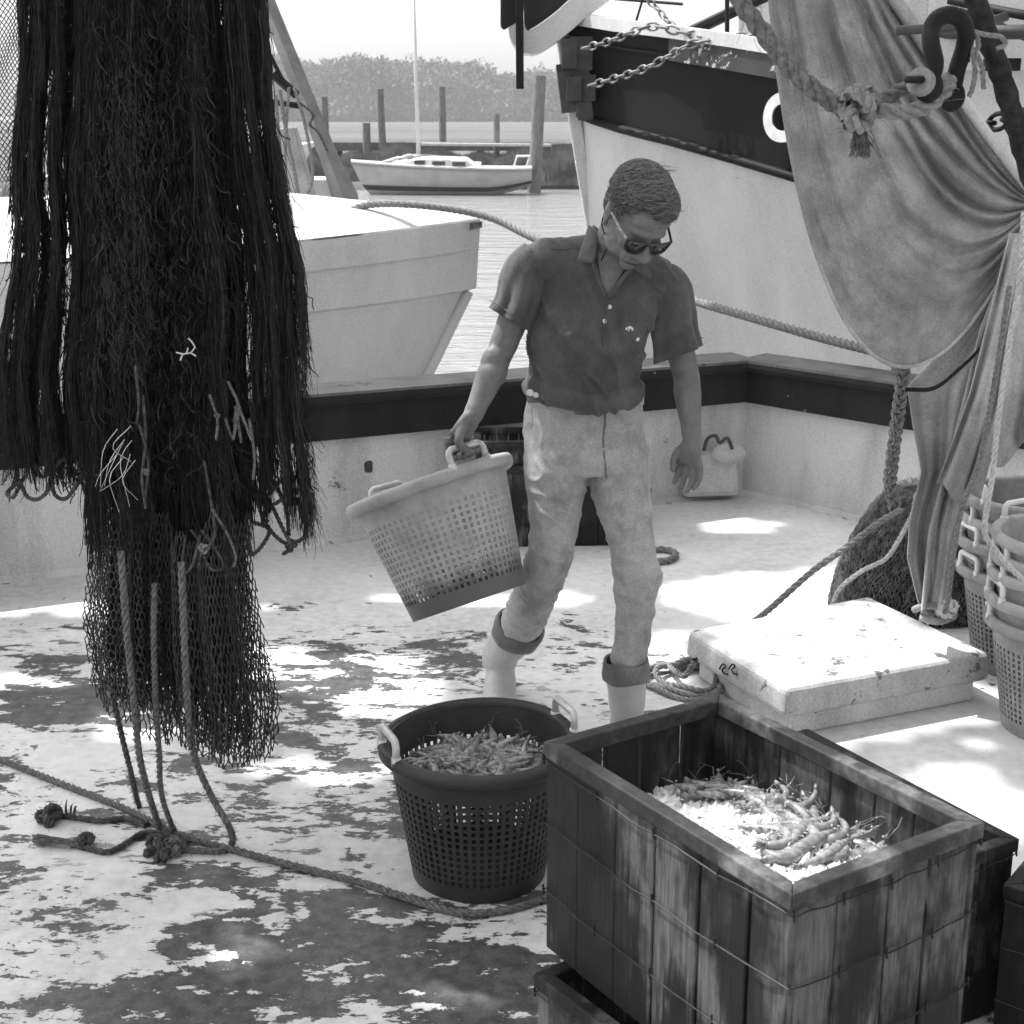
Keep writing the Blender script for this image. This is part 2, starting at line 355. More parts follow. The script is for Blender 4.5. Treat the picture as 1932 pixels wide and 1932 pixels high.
V, Q = grass_patch(90000, -12, 17, 57.0, 62, .4, .8, lambda x, y: np.interp(y, [57, 58.5, 61, 65], [-.8, -.43, -.27, -.06]))
tag(link('marsh_grass', np_mesh(V, Q, False), M['grass']), 'tall dark marsh grass along the mud bank behind the pilings', 'grass', kind='stuff')
def crowns(lst, n, s):
    V = []; g = RNG
    for (cx, cy, cz, rx, ry, rz) in lst:
        m = int(n*(rx*rz)/30); d = g.normal(size=(m, 3)); d /= np.linalg.norm(d, axis=1, keepdims=True); rr = g.uniform(.75, 1.03, (m, 1))
        lump = 1+.22*np.sin(d[:, :1]*7+cx)*np.sin(d[:, 2:3]*6+cz)+.12*np.sin(d[:, 1:2]*13+cx)
        p = np.array([cx, cy, cz])+d*rr*lump*np.array([rx, ry, rz])
        a = g.normal(size=(m, 3)); b_ = g.normal(size=(m, 3)); a *= s*g.uniform(.5, 1.2, (m, 1))/np.linalg.norm(a, axis=1, keepdims=True); b_ *= s/np.linalg.norm(b_, axis=1, keepdims=True)
        V.append(np.stack([p, p+a, p+b_], 1).reshape(-1, 3))
    V = np.concatenate(V); return V, np.arange(len(V)).reshape(-1, 3)
lst = []
for i in range(72):
    px = 420+i*11.5+random.uniform(-6, 6); top = 114+ (px-600)*.035+random.uniform(-7, 16)+7*math.sin(px*.045)+5*math.sin(px*.11)
    if 905 < px < 985: top += 20
    D = 400+random.uniform(-12, 25); a = atD(px, top, D); base = 0; h = a.z
    rx = random.uniform(4, 9); lst.append((a.x, D, h-5.2, rx, 6, 5.2)); lst.append((a.x+random.uniform(-3, 3), D-6, h*.45, rx*1.1, 6, h*.45))
    lst.append((a.x+random.uniform(-3, 3), D-10, 2.6, rx*1.2, 6, 3.6))
for px, top in ((1190/1.0-0, 0),): pass
for px, top in ((880, 118), (905, 128), (720, 108), (815, 120)):
    a = atD(px, top, 398); lst.append((a.x, 398, a.z-3, 3.4, 3, 3))
V, Q = crowns(lst, 900, 1.0)
tag(link('far_wood', np_mesh(V, Q, False), M['leaf']), 'hazy mass of leafy trees along the far shore', 'woods', kind='stuff')

# pier and pilings
PD = 62
pier = empty('pier', 'long dark timber pier walkway crossing above the marsh edge', 'pier', atD(900, 300, PD))
off = pier.location
q = MB(off); a = atD(440, 271, PD); c = atD(1250, 271, PD); q.beam(a, c, 1.3, .12); q.build('walkway', M['plank'], pier)
q = MB(off); q.beam(a-Vector((0, .6, .16)), c-Vector((0, .6, .16)), .12, .22); q.build('stringer', M['plank'], pier)
q = MB(off); q.beam(a-Vector((0, .5, .75)), c-Vector((0, .5, .75)), .08, .12); q.build('stringer', M['plank'], pier)
for px in (560, 640, 760, 905, 1090):
    q = MB(off); p = atD(px, 275, PD); q.tube([p+Vector((0, .2, -.1)), Vector((p.x, p.y+.2, WZ-.3))], .12); q.build('post', M['plank'], pier)
pl = [(717, 168, 318, 13, .3, 'slender grey piling left of the sailboat mast', 61), (834, 164, 268, 14, .3, 'tall grey piling just right of the sailboat mast', 62.8), (1019, 143, 377, 10, .46, 'thick tall piling standing in the water beside the sailboat stern', 54.5),
      (691, 232, 318, 9, .34, 'short dark piling with a flat top left of the mast', 61.2), (937, 215, 316, 9, .26, 'short thin piling between the mast and the thick piling', 61.2), (612, 183, 300, 9, .3, 'faint piling behind the diagonal spar of the white boat', 62.5)]
for px, t0, t1, wpx, wd, lb, D in pl:
    a = atD(px, t0, D); zb = WZ-.4
    dx = {1019: -.22, 717: .1}.get(px, 0)
    q = MB(Vector((a.x+dx, a.y, zb))); q.tube([(a.x+dx, a.y, zb), (a.x+dx*.5, a.y, (a.z+zb)/2), tuple(a)], [wd/2*1.1, wd/2, wd/2*.93], 14)
    o = q.build('piling', M['pile'], smooth=False); o.location = q.off; tag(o, lb, 'piling', 'pilings along the pier')
a = atD(795, 272, 60.6); c = atD(1040, 274, 60.6)
q = MB(); q.beam(a, c, .9, .1); o = q.build('gangplank', M['bow_white']); tag(o, 'pale plank walkway beside the pier behind the sailboat', 'plank')
a = atD(1040, 278, 60); c = atD(1100, 276, 60)
q = MB(); q.beam(a, c, 1.0, .3, mi=0); tag(q.build('float_dock', M['plank'], bevel=.03), 'dark low float dock section next to the thick piling', 'dock')

# haze
q = MB(); q.box((0, 380, 40), (1200, 1100, 84)); hz = q.build('haze', None)
m = bpy.data.materials.new('haze_air'); m.use_nodes = True; t = m.node_tree; t.nodes.clear()
pv = t.nodes.new('ShaderNodeVolumePrincipled'); pv.inputs['Color'].default_value = g4(.95); pv.inputs['Density'].default_value = .0008
mo = t.nodes.new('ShaderNodeOutputMaterial'); t.links.new(pv.outputs[0], mo.inputs['Volume']); hz.data.materials.append(m); tag(hz, 'pale summer haze over the river', 'haze', kind='stuff')

M['boat_grey'] = simple('boat_grey', .34, .5, .12, 1.5, .05)
# ---------------- sailboat ----------------
SD = 53.5
def sailboat():
    bow = atD(663, 325, SD); st = atD(1003, 324, SD); L = (st.x-bow.x); off = Vector((bow.x+L/2, SD, WZ)); W = 1.05
    root = empty('sailboat', 'small white sailboat moored in front of the pier with one bare mast', 'sailboat', off)
    def sec(u):
        wd = W*math.sin(min(1, u*1.35+.02)*math.pi/2)**.8*(1-.25*max(0, u-.6)/.4)
        zs = atD(663, 320-10*0, SD).z; sheer = -.03+.28*(1-u)**1.6+.06*u*u
        return wd, WZ+1.0+sheer-.12
    q = MB(off); P = []
    for i in range(25):
        u = i/24; x = bow.x+L*u; wd, zs = sec(u); row = []
        zk = WZ-.05+.35*max(0, (u-.75)/.25)**1.5
        for j in range(13):
            v = -1+2*j/12; k = abs(v); y = wd*(1 if v > 0 else -1)*min(1, k*1.0)**.45 if k > 0 else 0
            rake = .75*(1-u)**6*(1-k); row.append((x+rake, SD+y, zk+(zs-zk)*k**1.6))
        P.append(row)
    q.grid(P); q.add(P[-1], [tuple(range(13))]); q.build('hull', M['boat_grey'], root, smooth=True)
    q = MB(off); q.grid([[(r_[j][0], r_[j][1]+(-.02), r_[j][2]) for j in (3, 4)] for r_ in P]); q.build('boot_stripe', M['iron'], root)
    q = MB(off); P = []
    for i in range(25):
        u = i/24; x = bow.x+L*u; wd, zs = sec(u); P.append([(x, SD+wd*v, zs+.012+.07*(1-v*v)) for v in (-1, -.5, 0, .5, 1)])
    q.grid(P); q.build('deck', M['bow_white'], root, smooth=True)
    q = MB(off); P = []
    for i in range(25):
        u = i/24; x = bow.x+L*u; wd, zs = sec(u); P.append([(x, SD-wd-.02, zs-.09), (x, SD-wd-.035, zs-.02), (x, SD-wd+.01, zs+.03)])
    q.grid(P); q.build('rub_rail', M['rope_grey'], root)
    # cabin
    q = MB(off); P = []
    for i in range(14):
        u = .22+.5*i/13; x = bow.x+L*u; wd, zs = sec(u); h = .30*min(1, (i+.3)/5)**.8*(1 if i < 12 else .45); w_ = wd*.66
        P.append([(x, SD-w_, zs), (x, SD-w_*.9, zs+h*.85), (x, SD-w_*.5, zs+h+.04), (x, SD, zs+h+.07), (x, SD+w_*.5, zs+h+.04), (x, SD+w_*.9, zs+h*.85), (x, SD+w_, zs)])
    q.grid(P); q.add(P[-1], [tuple(range(7))]); q.add(P[0], [tuple(range(7))[::-1]]); q.build('cabin', M['bow_white'], root, bevel=.02)
    for u in (.385, .49, .60):
        wd, zs = sec(u); q = MB(off); q.box((bow.x+L*u, SD-wd*.66-.005, zs+.14), (.46 if u > .4 else .38, .07, .13)); q.build('window', M['lens'], root, bevel=.015)
    mx = bow.x+L*.385; q = MB(off); top = atD(779, -40, SD); bt = atD(790, 305, SD); q.tube([bt, bt.lerp(top, .5), top], [.075, .065, .055], 10); q.build('mast', M['steel'], root, smooth=True)
    q = MB(off)
    for u in (.9, .97):
        wd, zs = sec(u)
        for sg in (-1, 1): q.tube([(bow.x+L*u, SD+sg*.55, zs), (bow.x+L*u+.12, SD+sg*.5, zs+.42)], .025, 6)
        q.tube([(bow.x+L*u+.12, SD-.5, zs+.42), (bow.x+L*u+.12, SD+.5, zs+.42)], .025, 6)
    for sg in (-1, 1): q.tube([(bow.x+L*.9+.12, SD+sg*.5, sec(.9)[1]+.42), (bow.x+L*.97+.12, SD+sg*.5, sec(.97)[1]+.42)], .025, 6)
    q.build('stern_rail', M['steel'], root)
    q = MB(off)
    for k in range(16):
        u = .2+.25*k/16; q.ellipsoid((bow.x+L*u, SD-.1+random.uniform(-.15, .15), sec(u)[1]+.22*min(1, max(0, (u-.2)*8))+.1), (.16, .1, .05+random.random()*.04), n=8, m=6)
    q.build('furled_sail', M['canvas_mesh'], root, smooth=True)
sailboat()
# ---------------- white workboat at left ----------------
def left_boat():
    tip = atD(906, 414, 9.5); ax = Vector((-1, .10, 0)).normalized(); pn = Vector((-.10, -1, 0)).normalized()   # aft, and towards us
    off = Vector((tip.x-3, 9.8, WZ)); root = empty('workboat', 'white wooden workboat at left with chipped paint on its raked bow', 'boat', off)
    def hb(s): return 1.75*(1-math.exp(-s/1.5))
    def zs(s): return tip.z-.30*(1-math.exp(-s/3.2))
    st0 = Vector((tip.x, tip.y, tip.z))
    def pt(s, t, side):    # t 0 sheer .. 1 bottom
        z = zs(s)*(1-t)+(WZ-.3)*t; rake = .03*t/.19 if t < .182 else .10+(t-.19)*1.2
        h = hb(s)*(1-.38*t**1.3); p = st0+ax*(s+rake*math.exp(-s*.35)+.0)+pn*(h*side); p.z = z
        return p
    ts = [0, .02, .075, .076, .12, .18, .19, .30, .45, .6, .8, 1]
    ss = [0, .05, .12, .22, .35, .55, .8, 1.1, 1.5, 2, 2.6, 3.3, 4.2, 5.2, 6.4, 8, 10]
    q = MB(off); P = []
    prot = {0: .05, .02: .055, .075: .05, .076: .012, .12: .012, .18: .012, .19: 0}
    for side in (1, -1):
        P = [[pt(s, t_, side)+pn*side*prot.get(t_, 0)*min(1, s*3+.25) for t_ in ts] for s in ss]; q.grid(P if side > 0 else P[::-1])
    q.build('hull', M['hull_white'], root)
    q = MB(off); P = []
    for s in ss:
        row = []
        for k in range(9):
            v = 1-2*k/8; p = pt(s, 0, 1).lerp(pt(s, 0, -1), (1-v)/2); p.z = zs(s)+.01+.30*(1-v*v)*min(1, s/1.6)**.8; row.append(p)
        P.append(row)
    q.grid(P); q.build('deck', M['bow_white'], root, smooth=True)
    q = MB(off); q.tube([pt(0, .19, 1)+Vector((.02, 0, .0)), pt(0, .5, 1)+Vector((.02, 0, 0)), pt(0, 1, 1)+Vector((.02, 0, 0))], [.035, .035, .035], 8); q.build('stem', M['hull_white'], root, smooth=True)
    # rusty scabs on the bow
    for (a0, a1, s0, s1) in ((.0, .03, -.02, .05),):
        P = []; q = MB(off)
        for i in range(14):
            s = s0+(s1-s0)*i/13; r1 = .5+.5*mn.noise(Vector((i*.35, a0*50, 1)))
            P.append([pt(s, a0+(a1-a0)*(.25*(1-r1)), 1)+pn*.064, pt(s, a0+(a1-a0)*(.5+.5*r1), 1)+pn*.064])
        q.grid(P); q.build('chipped_paint', M['rust'], root)
    for k, (x_, y_, sz) in enumerate(((690, 418, (.42, .30, .06)), (800, 408, (.10, .05, .05)))):
        q = MB(off); a = atD(x_, y_, 9.6); q.box(a, sz, Matrix.Rotation(.1, 3, 'Z')); q.build('deck_hatch' if k == 0 else 'cleat', M['bow_white'] if k == 0 else M['iron_plate'], root, bevel=.012)
    q = MB(off); q.tube(spline([pt(s, 0, 1)+Vector((0, .10, .035)) for s in ss[2:]], 40), .014, 5); q.build('toe_rail', M['hull_white'], root, smooth=True)
    # house block and gallows leg
    q = MB(off); a = atD(612, 348, 10.6); q.box(a+Vector((-.1, .15, -.02)), (.36, .5, .12)); q.build('deck_box', M['bow_white'], root, bevel=.01)
    q = MB(off); a = atD(651, 372, 10.2); c = atD(494, -20, 10.2); d = a.lerp(c, .2)
    q.tube([a+Vector((0, 0, -.12)), a, d, c], [.105, .09, .062, .055], 4); q.build('gallows_leg', M['spar'], root)
    q = MB(off); q.box(a+Vector((-.03, 0, -.06)), (.22, .2, .05)); q.build('foot_plate', M['spar'], root)
    # aft superstructure behind the net, and trawl door leaning
    q = MB(off); q.box(atD(556, 330, 10.3)+Vector((-.05, 0, 0)), (.36, .25, .62), Matrix.Rotation(-.12, 3, 'Y'), taper=.6); q.build('trawl_door', M['tarp'], root, bevel=.01)
    q = MB(off); a = atD(515, 140, 10.1); c = atD(560, 180, 10.1); q.tube([a, c], .03, 6); q.tube([atD(505, 95, 10.1), atD(540, 165, 10.1)], .014, 6); q.tube([atD(500, 190, 10.1), atD(565, 200, 10.1)], .02, 6); q.build('rigging_bar', M['iron'], root)
left_boat_parts = []
M['rust'] = simple('rust', .14, .9, .5, 25, .5)
M['spar'] = simple('spar', .19, .6, .15, 12, .1)
left_boat()
for i, (pp, rr, lb) in enumerate([([(545, 165), (538, 300), (548, 430), (560, 560)], .011, 'thin rope falling straight from the spar gear to the workboat deck'),
        ([(555, 165), (575, 235), (590, 330), (570, 395), (575, 440)], .012, 'rope drooping beside the diagonal spar of the workboat'),
        ([(528, 170), (542, 260), (560, 350), (570, 440)], .014, 'pale rope slanting down in front of the trawl door'),
        ([(560, 190), (590, 215), (585, 235), (600, 250), (618, 285)], .009, 'short dark rope looping on to the diagonal spar'),
        ([(520, 180), (530, 300), (545, 420)], .012, 'rope hanging nearest the black net on the workboat')]):
    p = [atD(x, y, 9.9) for x, y in pp]; o = rope('hanging_rope', p, rr, M['rope_grey'] if i != 3 else M['rope_dark'], k=5); tag(o, lb, 'rope', 'ropes hanging on the workboat')
# second small white bow beyond
q = MB(); P = []
tipb = atD(603, 268, 17)
for i in range(12):
    s = i/11*3.2; h = 1.0*(1-math.exp(-s/1.0)); P.append([tipb+Vector((-s, -h, -.12*s)), tipb+Vector((-s-.1, -h*.97, -.12*s-.08)), tipb+Vector((-s-.45, -h*.7, -.8)), tipb+Vector((-s-.8, -h*.4, -2.2))])
q.grid(P); P2 = [[r_[0], r_[0]+Vector((0, 2*(1.0*(1-math.exp(-(i/11*3.2)/1.0))), .02))] for i, r_ in enumerate(P)]; q.grid(P2, mi=1)
tag(q.build('moored_boat', [M['hull_white'], M['bow_white']]), 'grey white bow of a moored boat half hidden behind the spar', 'boat')
q = MB(); q.box((-6.8, 16, .1), (4.5, 2.2, 1.5), taper=.9); tag(q.build('dock_shed', M['plank'], bevel=.05), 'dark blurred shed on the shore at the left edge beyond the net', 'shed')

# ---------------- big boat at right: dark-banded bow ----------------
def right_boat():
    # control stations: px column, depth, y of sheer, band bottom; stem first
    off = Vector((2.2, 9.2, WZ)); root = empty('shrimp_boat', 'large white shrimp boat bow with dark painted band and chains, at right behind the man', 'boat', off)
    S = [(1066, 10.0, 44, 222, 1118, 430), (1100, 9.86, 50, 232, 1120, 432), (1160, 9.6, 60, 248, 1150, 440), (1260, 9.2, 72, 272, 1230, 450), (1380, 8.8, 90, 306, 1330, 470), (1500, 8.4, 110, 342, 1450, 500), (1700, 7.9, 150, 400, 1650, 560), (1950, 7.4, 205, 470, 1900, 640), (2300, 7.0, 290, 570, 2250, 760)]
    def fit(i, f):
        k = min(len(S)-2, int(f)); t_ = f-k; return S[k][i]*(1-t_)+S[k+1][i]*t_
    cols = [j*.25 for j in range(33)]
    top = []; mid = []; low = []
    for f in cols:
        D = fit(1, f); top.append(atD(fit(0, f), fit(2, f), D)); mid.append(atD(fit(0, f)+26*max(0, 1-f*.4), fit(3, f), D+.04)); low.append(None)
    Bt = [(p, m_) for p, m_ in zip(top, mid)]
    q = MB(off); P = []
    for (p, m_) in Bt: P.append([p+(m_-p)*k/6+Vector((0, .03*math.sin(math.pi*k/6), 0)) for k in range(7)])
    q.grid(P); q.build('dark_band', M['hull_band'], root, smooth=True)
    q = MB(off); P = []
    for f, (p, m_) in zip(cols, Bt):
        r_ = []
        for k in range(11):
            t_ = k/10; z = m_.z*(1-t_)+(WZ-.3)*t_; inw = t_**1.1*(.10+.55*min(1, f/3)); r_.append(Vector((m_.x+.10*max(0, 1-f*.5)*t_*1.6+inw*.6, m_.y+inw*1.2+.02, z)))
        P.append(r_)
    q.grid(P); q.build('hull', M['hull_white'], root, smooth=True)
    # plank lines and rub strake at band foot
    q = MB(off); q.tube([m_+Vector((0, -.035, .02)) for p, m_ in Bt], .028, 6); q.build('rub_strake', M['hull_band'], root, smooth=True)
    q = MB(off); q.tube([p.lerp(m_, .16)+Vector((0, -.02, 0)) for p, m_ in Bt], .012, 6); q.build('moulding', M['hull_band'], root, smooth=True)
    q = MB(off); P = [[p+Vector((-.02, -.06, .0)), p+Vector((-.02, -.06, .075)), p+Vector((.05, .16, .085)), p+Vector((.05, .16, .0))] for p, m_ in Bt]; q.grid(P); q.build('rail', M['bow_white'], root)
    q = MB(off); P = [[p+Vector((0, -.065, -.0)), p+Vector((0, -.065, -.13))] for p, m_ in Bt[12:]]; q.grid(P); q.build('rail_face', M['rail_chip'], root)
    # deck
    q = MB(off); P = [[p+Vector((0, .05, -.04)), p+Vector((.5, 2.6-(.25*(33-i)/33), -.04))] for i, (p, m_) in enumerate(Bt)]; q.grid(P); q.build('deck', M['bow_white'], root)
    # stem post
    q = MB(off); pts = [atD(1060, 56, 10.04), atD(1072, 140, 10.04), atD(1082, 210, 10.04), atD(1096, 300, 10.06), atD(1108, 370, 10.08), atD(1119, 430, 10.1)]; b = pts[-1].copy(); b.z = WZ-.3; b.x += .32; b.y += .1; pts.append(b)
    for i in range(len(pts)-1): q.beam(pts[i], pts[i+1]+(pts[i+1]-pts[i])*.02, .10, .085, up=(1, 0, 0))
    q.build('stem', M['bow_white'], root, bevel=.012)
    # iron straps round the stem
    for (y0, y1, dx) in ((78, 128, 0), (148, 188, 9)):
        q = MB(off); a = atD(1066+dx+7, (y0+y1)/2, 9.88); hgt = (y1-y0)/2760*10.2
        q.box(a, (.10, .30, hgt)); c = atD(1096+dx*.7, (y0+y1)/2-2, 9.80); q.box(c, (.15, .05, hgt*1.12)); q.build('bow_iron', M['iron_plate'], root, bevel=.006)
    q = MB(off); a = atD(1092, 80, 9.81); c = atD(1105, 226, 9.81); q.beam(a, c, .04, .10, up=(1, 0, 0)); q.beam(atD(1066, 120, 9.86), atD(1077, 212, 9.86), .1, .12, up=(1, 0, 0)); q.build('stem_plate', M['iron_plate'], root, bevel=.005)
    # anchor platform: white curved lip under dark plate
    q = MB(off); ctr = []
    for (x, y) in ((975, 30), (976, 62), (988, 78), (1005, 80), (1030, 66), (1062, 42), (1100, 8), (1140, -20)): ctr.append(atD(x, y, 9.9))
    ctr = spline(ctr, 30)
    P = [];
    for i, c in enumerate(ctr):
        t_ = (ctr[min(i+1, 29)]-ctr[max(i-1, 0)]).normalized(); nrm = Vector((t_.z, 0, -t_.x)); w_ = .04+.035*min(1, i/8)
        P.append([c+nrm*w_+Vector((0, -.14, 0)), c-nrm*w_+Vector((0, -.14, 0)), c-nrm*w_+Vector((0, .3, 0)), c+nrm*w_+Vector((0, .3, 0)), c+nrm*w_+Vector((0, -.14, 0))])
    q.grid(P); q.add(P[0][:4], [(0, 1, 2, 3)]); q.build('bow_platform', M['hull_white'], root, bevel=.006)
    q = MB(off)
    V = [atD(x, y, 9.88) for x, y in ((986, -30), (990, 60), (1000, 72), (1040, 55), (1092, 8), (1120, -30))]; V2 = [v_+Vector((0, .08, 0)) for v_ in V]; n = len(V)
    q.add(V+V2, [tuple(range(n)), tuple(range(2*n-1, n-1, -1))]+[(i, i+n, (i+1) % n+n, (i+1) % n) for i in range(n)]); q.build('platform_side', M['rail_dark'], root, bevel=.004)
    q = MB(off); V = [atD(x, y, 9.75) for x, y in ((944, -30), (944, 50), (950, 57), (978, 40), (978, -30))]; V2 = [v_+Vector((0, .05, 0)) for v_ in V]; n = 5
    q.add(V+V2, [tuple(range(n)), tuple(range(2*n-1, n-1, -1))]+[(i, i+n, (i+1) % n+n, (i+1) % n) for i in range(n)]); q.build('anchor_fluke', M['rail_dark'], root, bevel=.01)
    q = MB(off); q.beam(atD(980, -20, 9.7), atD(981, 168, 9.7), .05, .05, up=(1, 0, 0)); q.build('anchor_shank', M['iron'], root, bevel=.006)
    # letter
    cu = bpy.data.curves.new('letter', 'FONT'); cu.body = 'C'; cu.size = .34; cu.extrude = .004; cu.offset = .016; cu.align_x = 'CENTER'; cu.align_y = 'CENTER'
    to = bpy.data.objects.new('tmp', cu); COL.objects.link(to); dg = bpy.context.evaluated_depsgraph_get(); me = bpy.data.meshes.new_from_object(to.evaluated_get(dg)); bpy.data.objects.remove(to)
    lo = link('letter', me, M['letter'], root); p = atD(1476, 226, 8.36); d = (atD(1550, 230, 8.2)-atD(1400, 220, 8.7)).normalized()
    # sit on band face
    dv = Vector((top[20].x-top[16].x, top[20].y-top[16].y, 0)).normalized(); yaw = math.atan2(dv.y, dv.x)
    best = min(Bt, key=lambda t_: abs(t_[0].x-p.x)); p.y = best[0].y-.035
    lo.rotation_euler = (math.pi/2, .06, yaw); lo.location = Vector((p.x, p.y, p.z))-off
    # stays and rail fittings on the deck
    q = MB(off); q.tube([atD(1200, 40, 9.6), atD(1212, 0, 9.6), atD(1222, -30, 9.6)], .008, 5); q.tube([atD(1288, 8, 9.5), atD(1160, -2, 9.7)], .01, 5)
    q.tube([atD(1372, 122, 9.1), atD(1372, -30, 9.1)], .014, 6); q.tube([atD(1300, 62, 9.3), atD(1450, -10, 9.3)], .035, 8); q.build('rigging', M['iron'], root)
    q = MB(off); q.box(atD(1500, 60, 9.7), (.8, .5, .7)); q.box(atD(1720, 60, 8.9)+Vector((0, .4, 0)), (1.1, .6, 1.2)); q.build('deck_house', M['hull_white'], root, bevel=.02)
    # chains
def chain(name, pts, r, m, label, group=None, pitch=2.6, parent=None):
    p = [Vector(x) for x in pts]; L = sum((p[i+1]-p[i]).length for i in range(len(p)-1)); n = max(3, int(L/(r*pitch*2.2))); s = spline(p, n*2+1)
    V = MB()
    for i in range(n):
        a, c, e = s[2*i], s[2*i+1], s[2*i+2]; d = (e-a).normalized(); ref = Vector((0, 0, 1)); sd = d.cross(ref).normalized(); u = sd.cross(d)
        if i % 2: sd, u = u, -sd
        lp = []
        hl = (e-a).length*.5+r*.9
        for k in range(15):
            t_ = 2*math.pi*k/14; lp.append(c+d*math.cos(t_)*hl*(.98)+sd*math.sin(t_)*r*1.9*(1 if abs(math.cos(t_)) < .9 else .98))
        V.tube(lp, r*.62, 6, cap=False)
    o = V.build(name, m, parent, smooth=True)
    if not parent: tag(o, label, 'chain', group)
    return o
M['rail_chip'] = paint('rail_chip', .05, .5, .40, 12, .6, .4)
right_boat()
G = 'chains at the shrimp boat bow'
chain('chain', [atD(1100, 92, 9.62), atD(1150, 78, 9.4), atD(1200, 58, 9.2), atD(1235, 50, 9.1), atD(1290, 62, 9.0), atD(1350, 74, 8.9), atD(1420, 80, 8.8), atD(1500, 84, 8.6)], .0115, M['chain'], 'upper rusty chain running from the top bow iron back along the rail', G)
chain('chain', [atD(1112, 162, 9.6), atD(1160, 148, 9.4), atD(1220, 128, 9.15), atD(1270, 102, 9.0), atD(1310, 82, 8.9), atD(1370, 74, 8.85), atD(1430, 64, 8.8)], .0115, M['chain'], 'lower rusty chain running from the lower bow iron up to the rail', G)
chain('chain', [atD(1212, -10, 9.5), atD(1240, 16, 9.4), atD(1262, 42, 9.3), atD(1290, 64, 9.2), atD(1330, 80, 9.1)], .010, M['chain'], 'short chain hanging down to the boat rail from above', G)

# planked boat far right behind canvas
def plank_boat():
    off = Vector((2.6, 6.9, WZ)); root = empty('planked_boat', 'weathered pale planked boat side with iron fittings behind the hanging canvas', 'boat', off)
    rows = [(-60, -70), (12, 0), (50, 30), (88, 66), (128, 112), (128.1, 112.1), (220, 225), (330, 345), (520, 560)]
    q = MB(off); P = []
    for i in range(14):
        f = i/13; px = 1690+f*560; r_ = []
        for j, (y0, y1) in enumerate(rows): r_.append(atD(px, y0+(y1-y0)*0+f*30*(j < 4)*(-1 if j < 2 else 1), 7.05-.75*f+(.05 if j > 4 else -.05*(j % 2)*0)))
        P.append(r_)
    q.grid(P)
    q.build('hull', M['hull_white'], root, solid=.03)
    for k, (a, c) in enumerate((((1790, 0), (2000, 40)), ((1810, 22), (2000, 90)), ((1700, 58), (1990, 60)))):
        q = MB(off); q.tube([atD(a[0], a[1], 6.75), atD((a[0]+c[0])/2, (a[1]+c[1])/2+2, 6.6), atD(c[0], c[1], 6.3)], [.018, .02, .02] if k < 2 else .03, 8); q.build('batten' if k < 2 else 'rail_pipe', M['rail_dark'] if k < 2 else M['iron_plate'], root, smooth=True)
    q = MB(off); q.box(atD(1720, 30, 6.75), (.12, .1, .36)); q.box(atD(1785, 100, 6.7), (.1, .08, .26)); q.build('bitt', M['bow_white'], root, bevel=.01)
    q = MB(off); q.box(atD(1890, 122, 6.35), (.14, .06, .05)); q.tube([atD(1878, 120, 6.3), atD(1890, 113, 6.3), atD(1902, 120, 6.3)], .012, 6); q.tube([atD(1815, 118, 6.4), atD(1817, 95, 6.4), atD(1826, 118, 6.4)], .014, 6); q.build('cleat', M['iron'], root, bevel=.005)
plank_boat()
chain('chain', [atD(1842, 236, 6.0), atD(1870, 232, 5.9), atD(1900, 226, 5.8), atD(1950, 218, 5.6)], .016, M['iron'], 'dark heavy chain crossing the pale planked hull at far right')

# ---------------- our deck and bulwark ----------------
WA = atZ(0, 1098, 0); WC = atZ(1400, 930, 0); WB = atZ(1615, 978, 0)
dA = (WA-WC).normalized(); dB = (WB-WC).normalized(); EA = WC+dA*7.5; EB = WC+dB*7.5
def dk(x, y): return (x, y)
blobs = [  # px, py, rx, ry(px), weight
    (560, 1750, 190, 60, .14), (620, 1850, 260, 75, .15), (420, 1790, 120, 60, .13), (850, 1830, 170, 70, .13), (330, 1650, 90, 30, .10), (150, 1325, 190, 38, .13), (560, 1400, 50, 40, .07),
    (250, 1885, 130, 35, .07), (720, 1480, 110, 60, .05), (640, 1270, 140, 40, .05), (700, 1210, 150, 25, .04), (90, 1250, 120, 20, .05), (880, 1260, 60, 25, .03), (950, 1900, 100, 40, .08),
    (500, 1600, 150, 40, -.02), (150, 1620, 150, 40, -.03), (120, 1420, 150, 30, -.05), (280, 1780, 70, 50, -.07), (400, 1705, 60, 22, -.13), (460, 1790, 26, 25, -.2), (720, 1885, 90, 20, -.14),
    (1500, 1050, 330, 110, -.10), (1300, 1000, 250, 60, -.08), (1800, 1480, 260, 130, -.085), (1100, 1350, 260, 90, -.03), (1650, 1300, 300, 200, -.06)]
wb = [(atZ(px, py, 0), abs(atZ(px+rx, py, 0).x-atZ(px, py, 0).x), max(.08, abs(atZ(px, py-ry, 0).y-atZ(px, py, 0).y)), wt) for px, py, rx, ry, wt in blobs]
V = []; wear = []; NX, NY = 120, 110
for j in range(NY+1):
    for i in range(NX+1):
        x = -3.6+7.2*i/NX; y = 1.2+7.3*(j/NY); V.append((x, y, 0)); s = .045-.17*max(0, min(1, (y-4.8)/1.6))
        for c, rx, ry, wt in wb:
            d2 = ((x-c.x)/rx)**2+((y-c.y)/ry)**2
            if d2 < 9: s += wt*math.exp(-d2*d2*.6)
        wear.append(s)
F = [(j*(NX+1)+i, j*(NX+1)+i+1, (j+1)*(NX+1)+i+1, (j+1)*(NX+1)+i) for j in range(NY) for i in range(NX)]
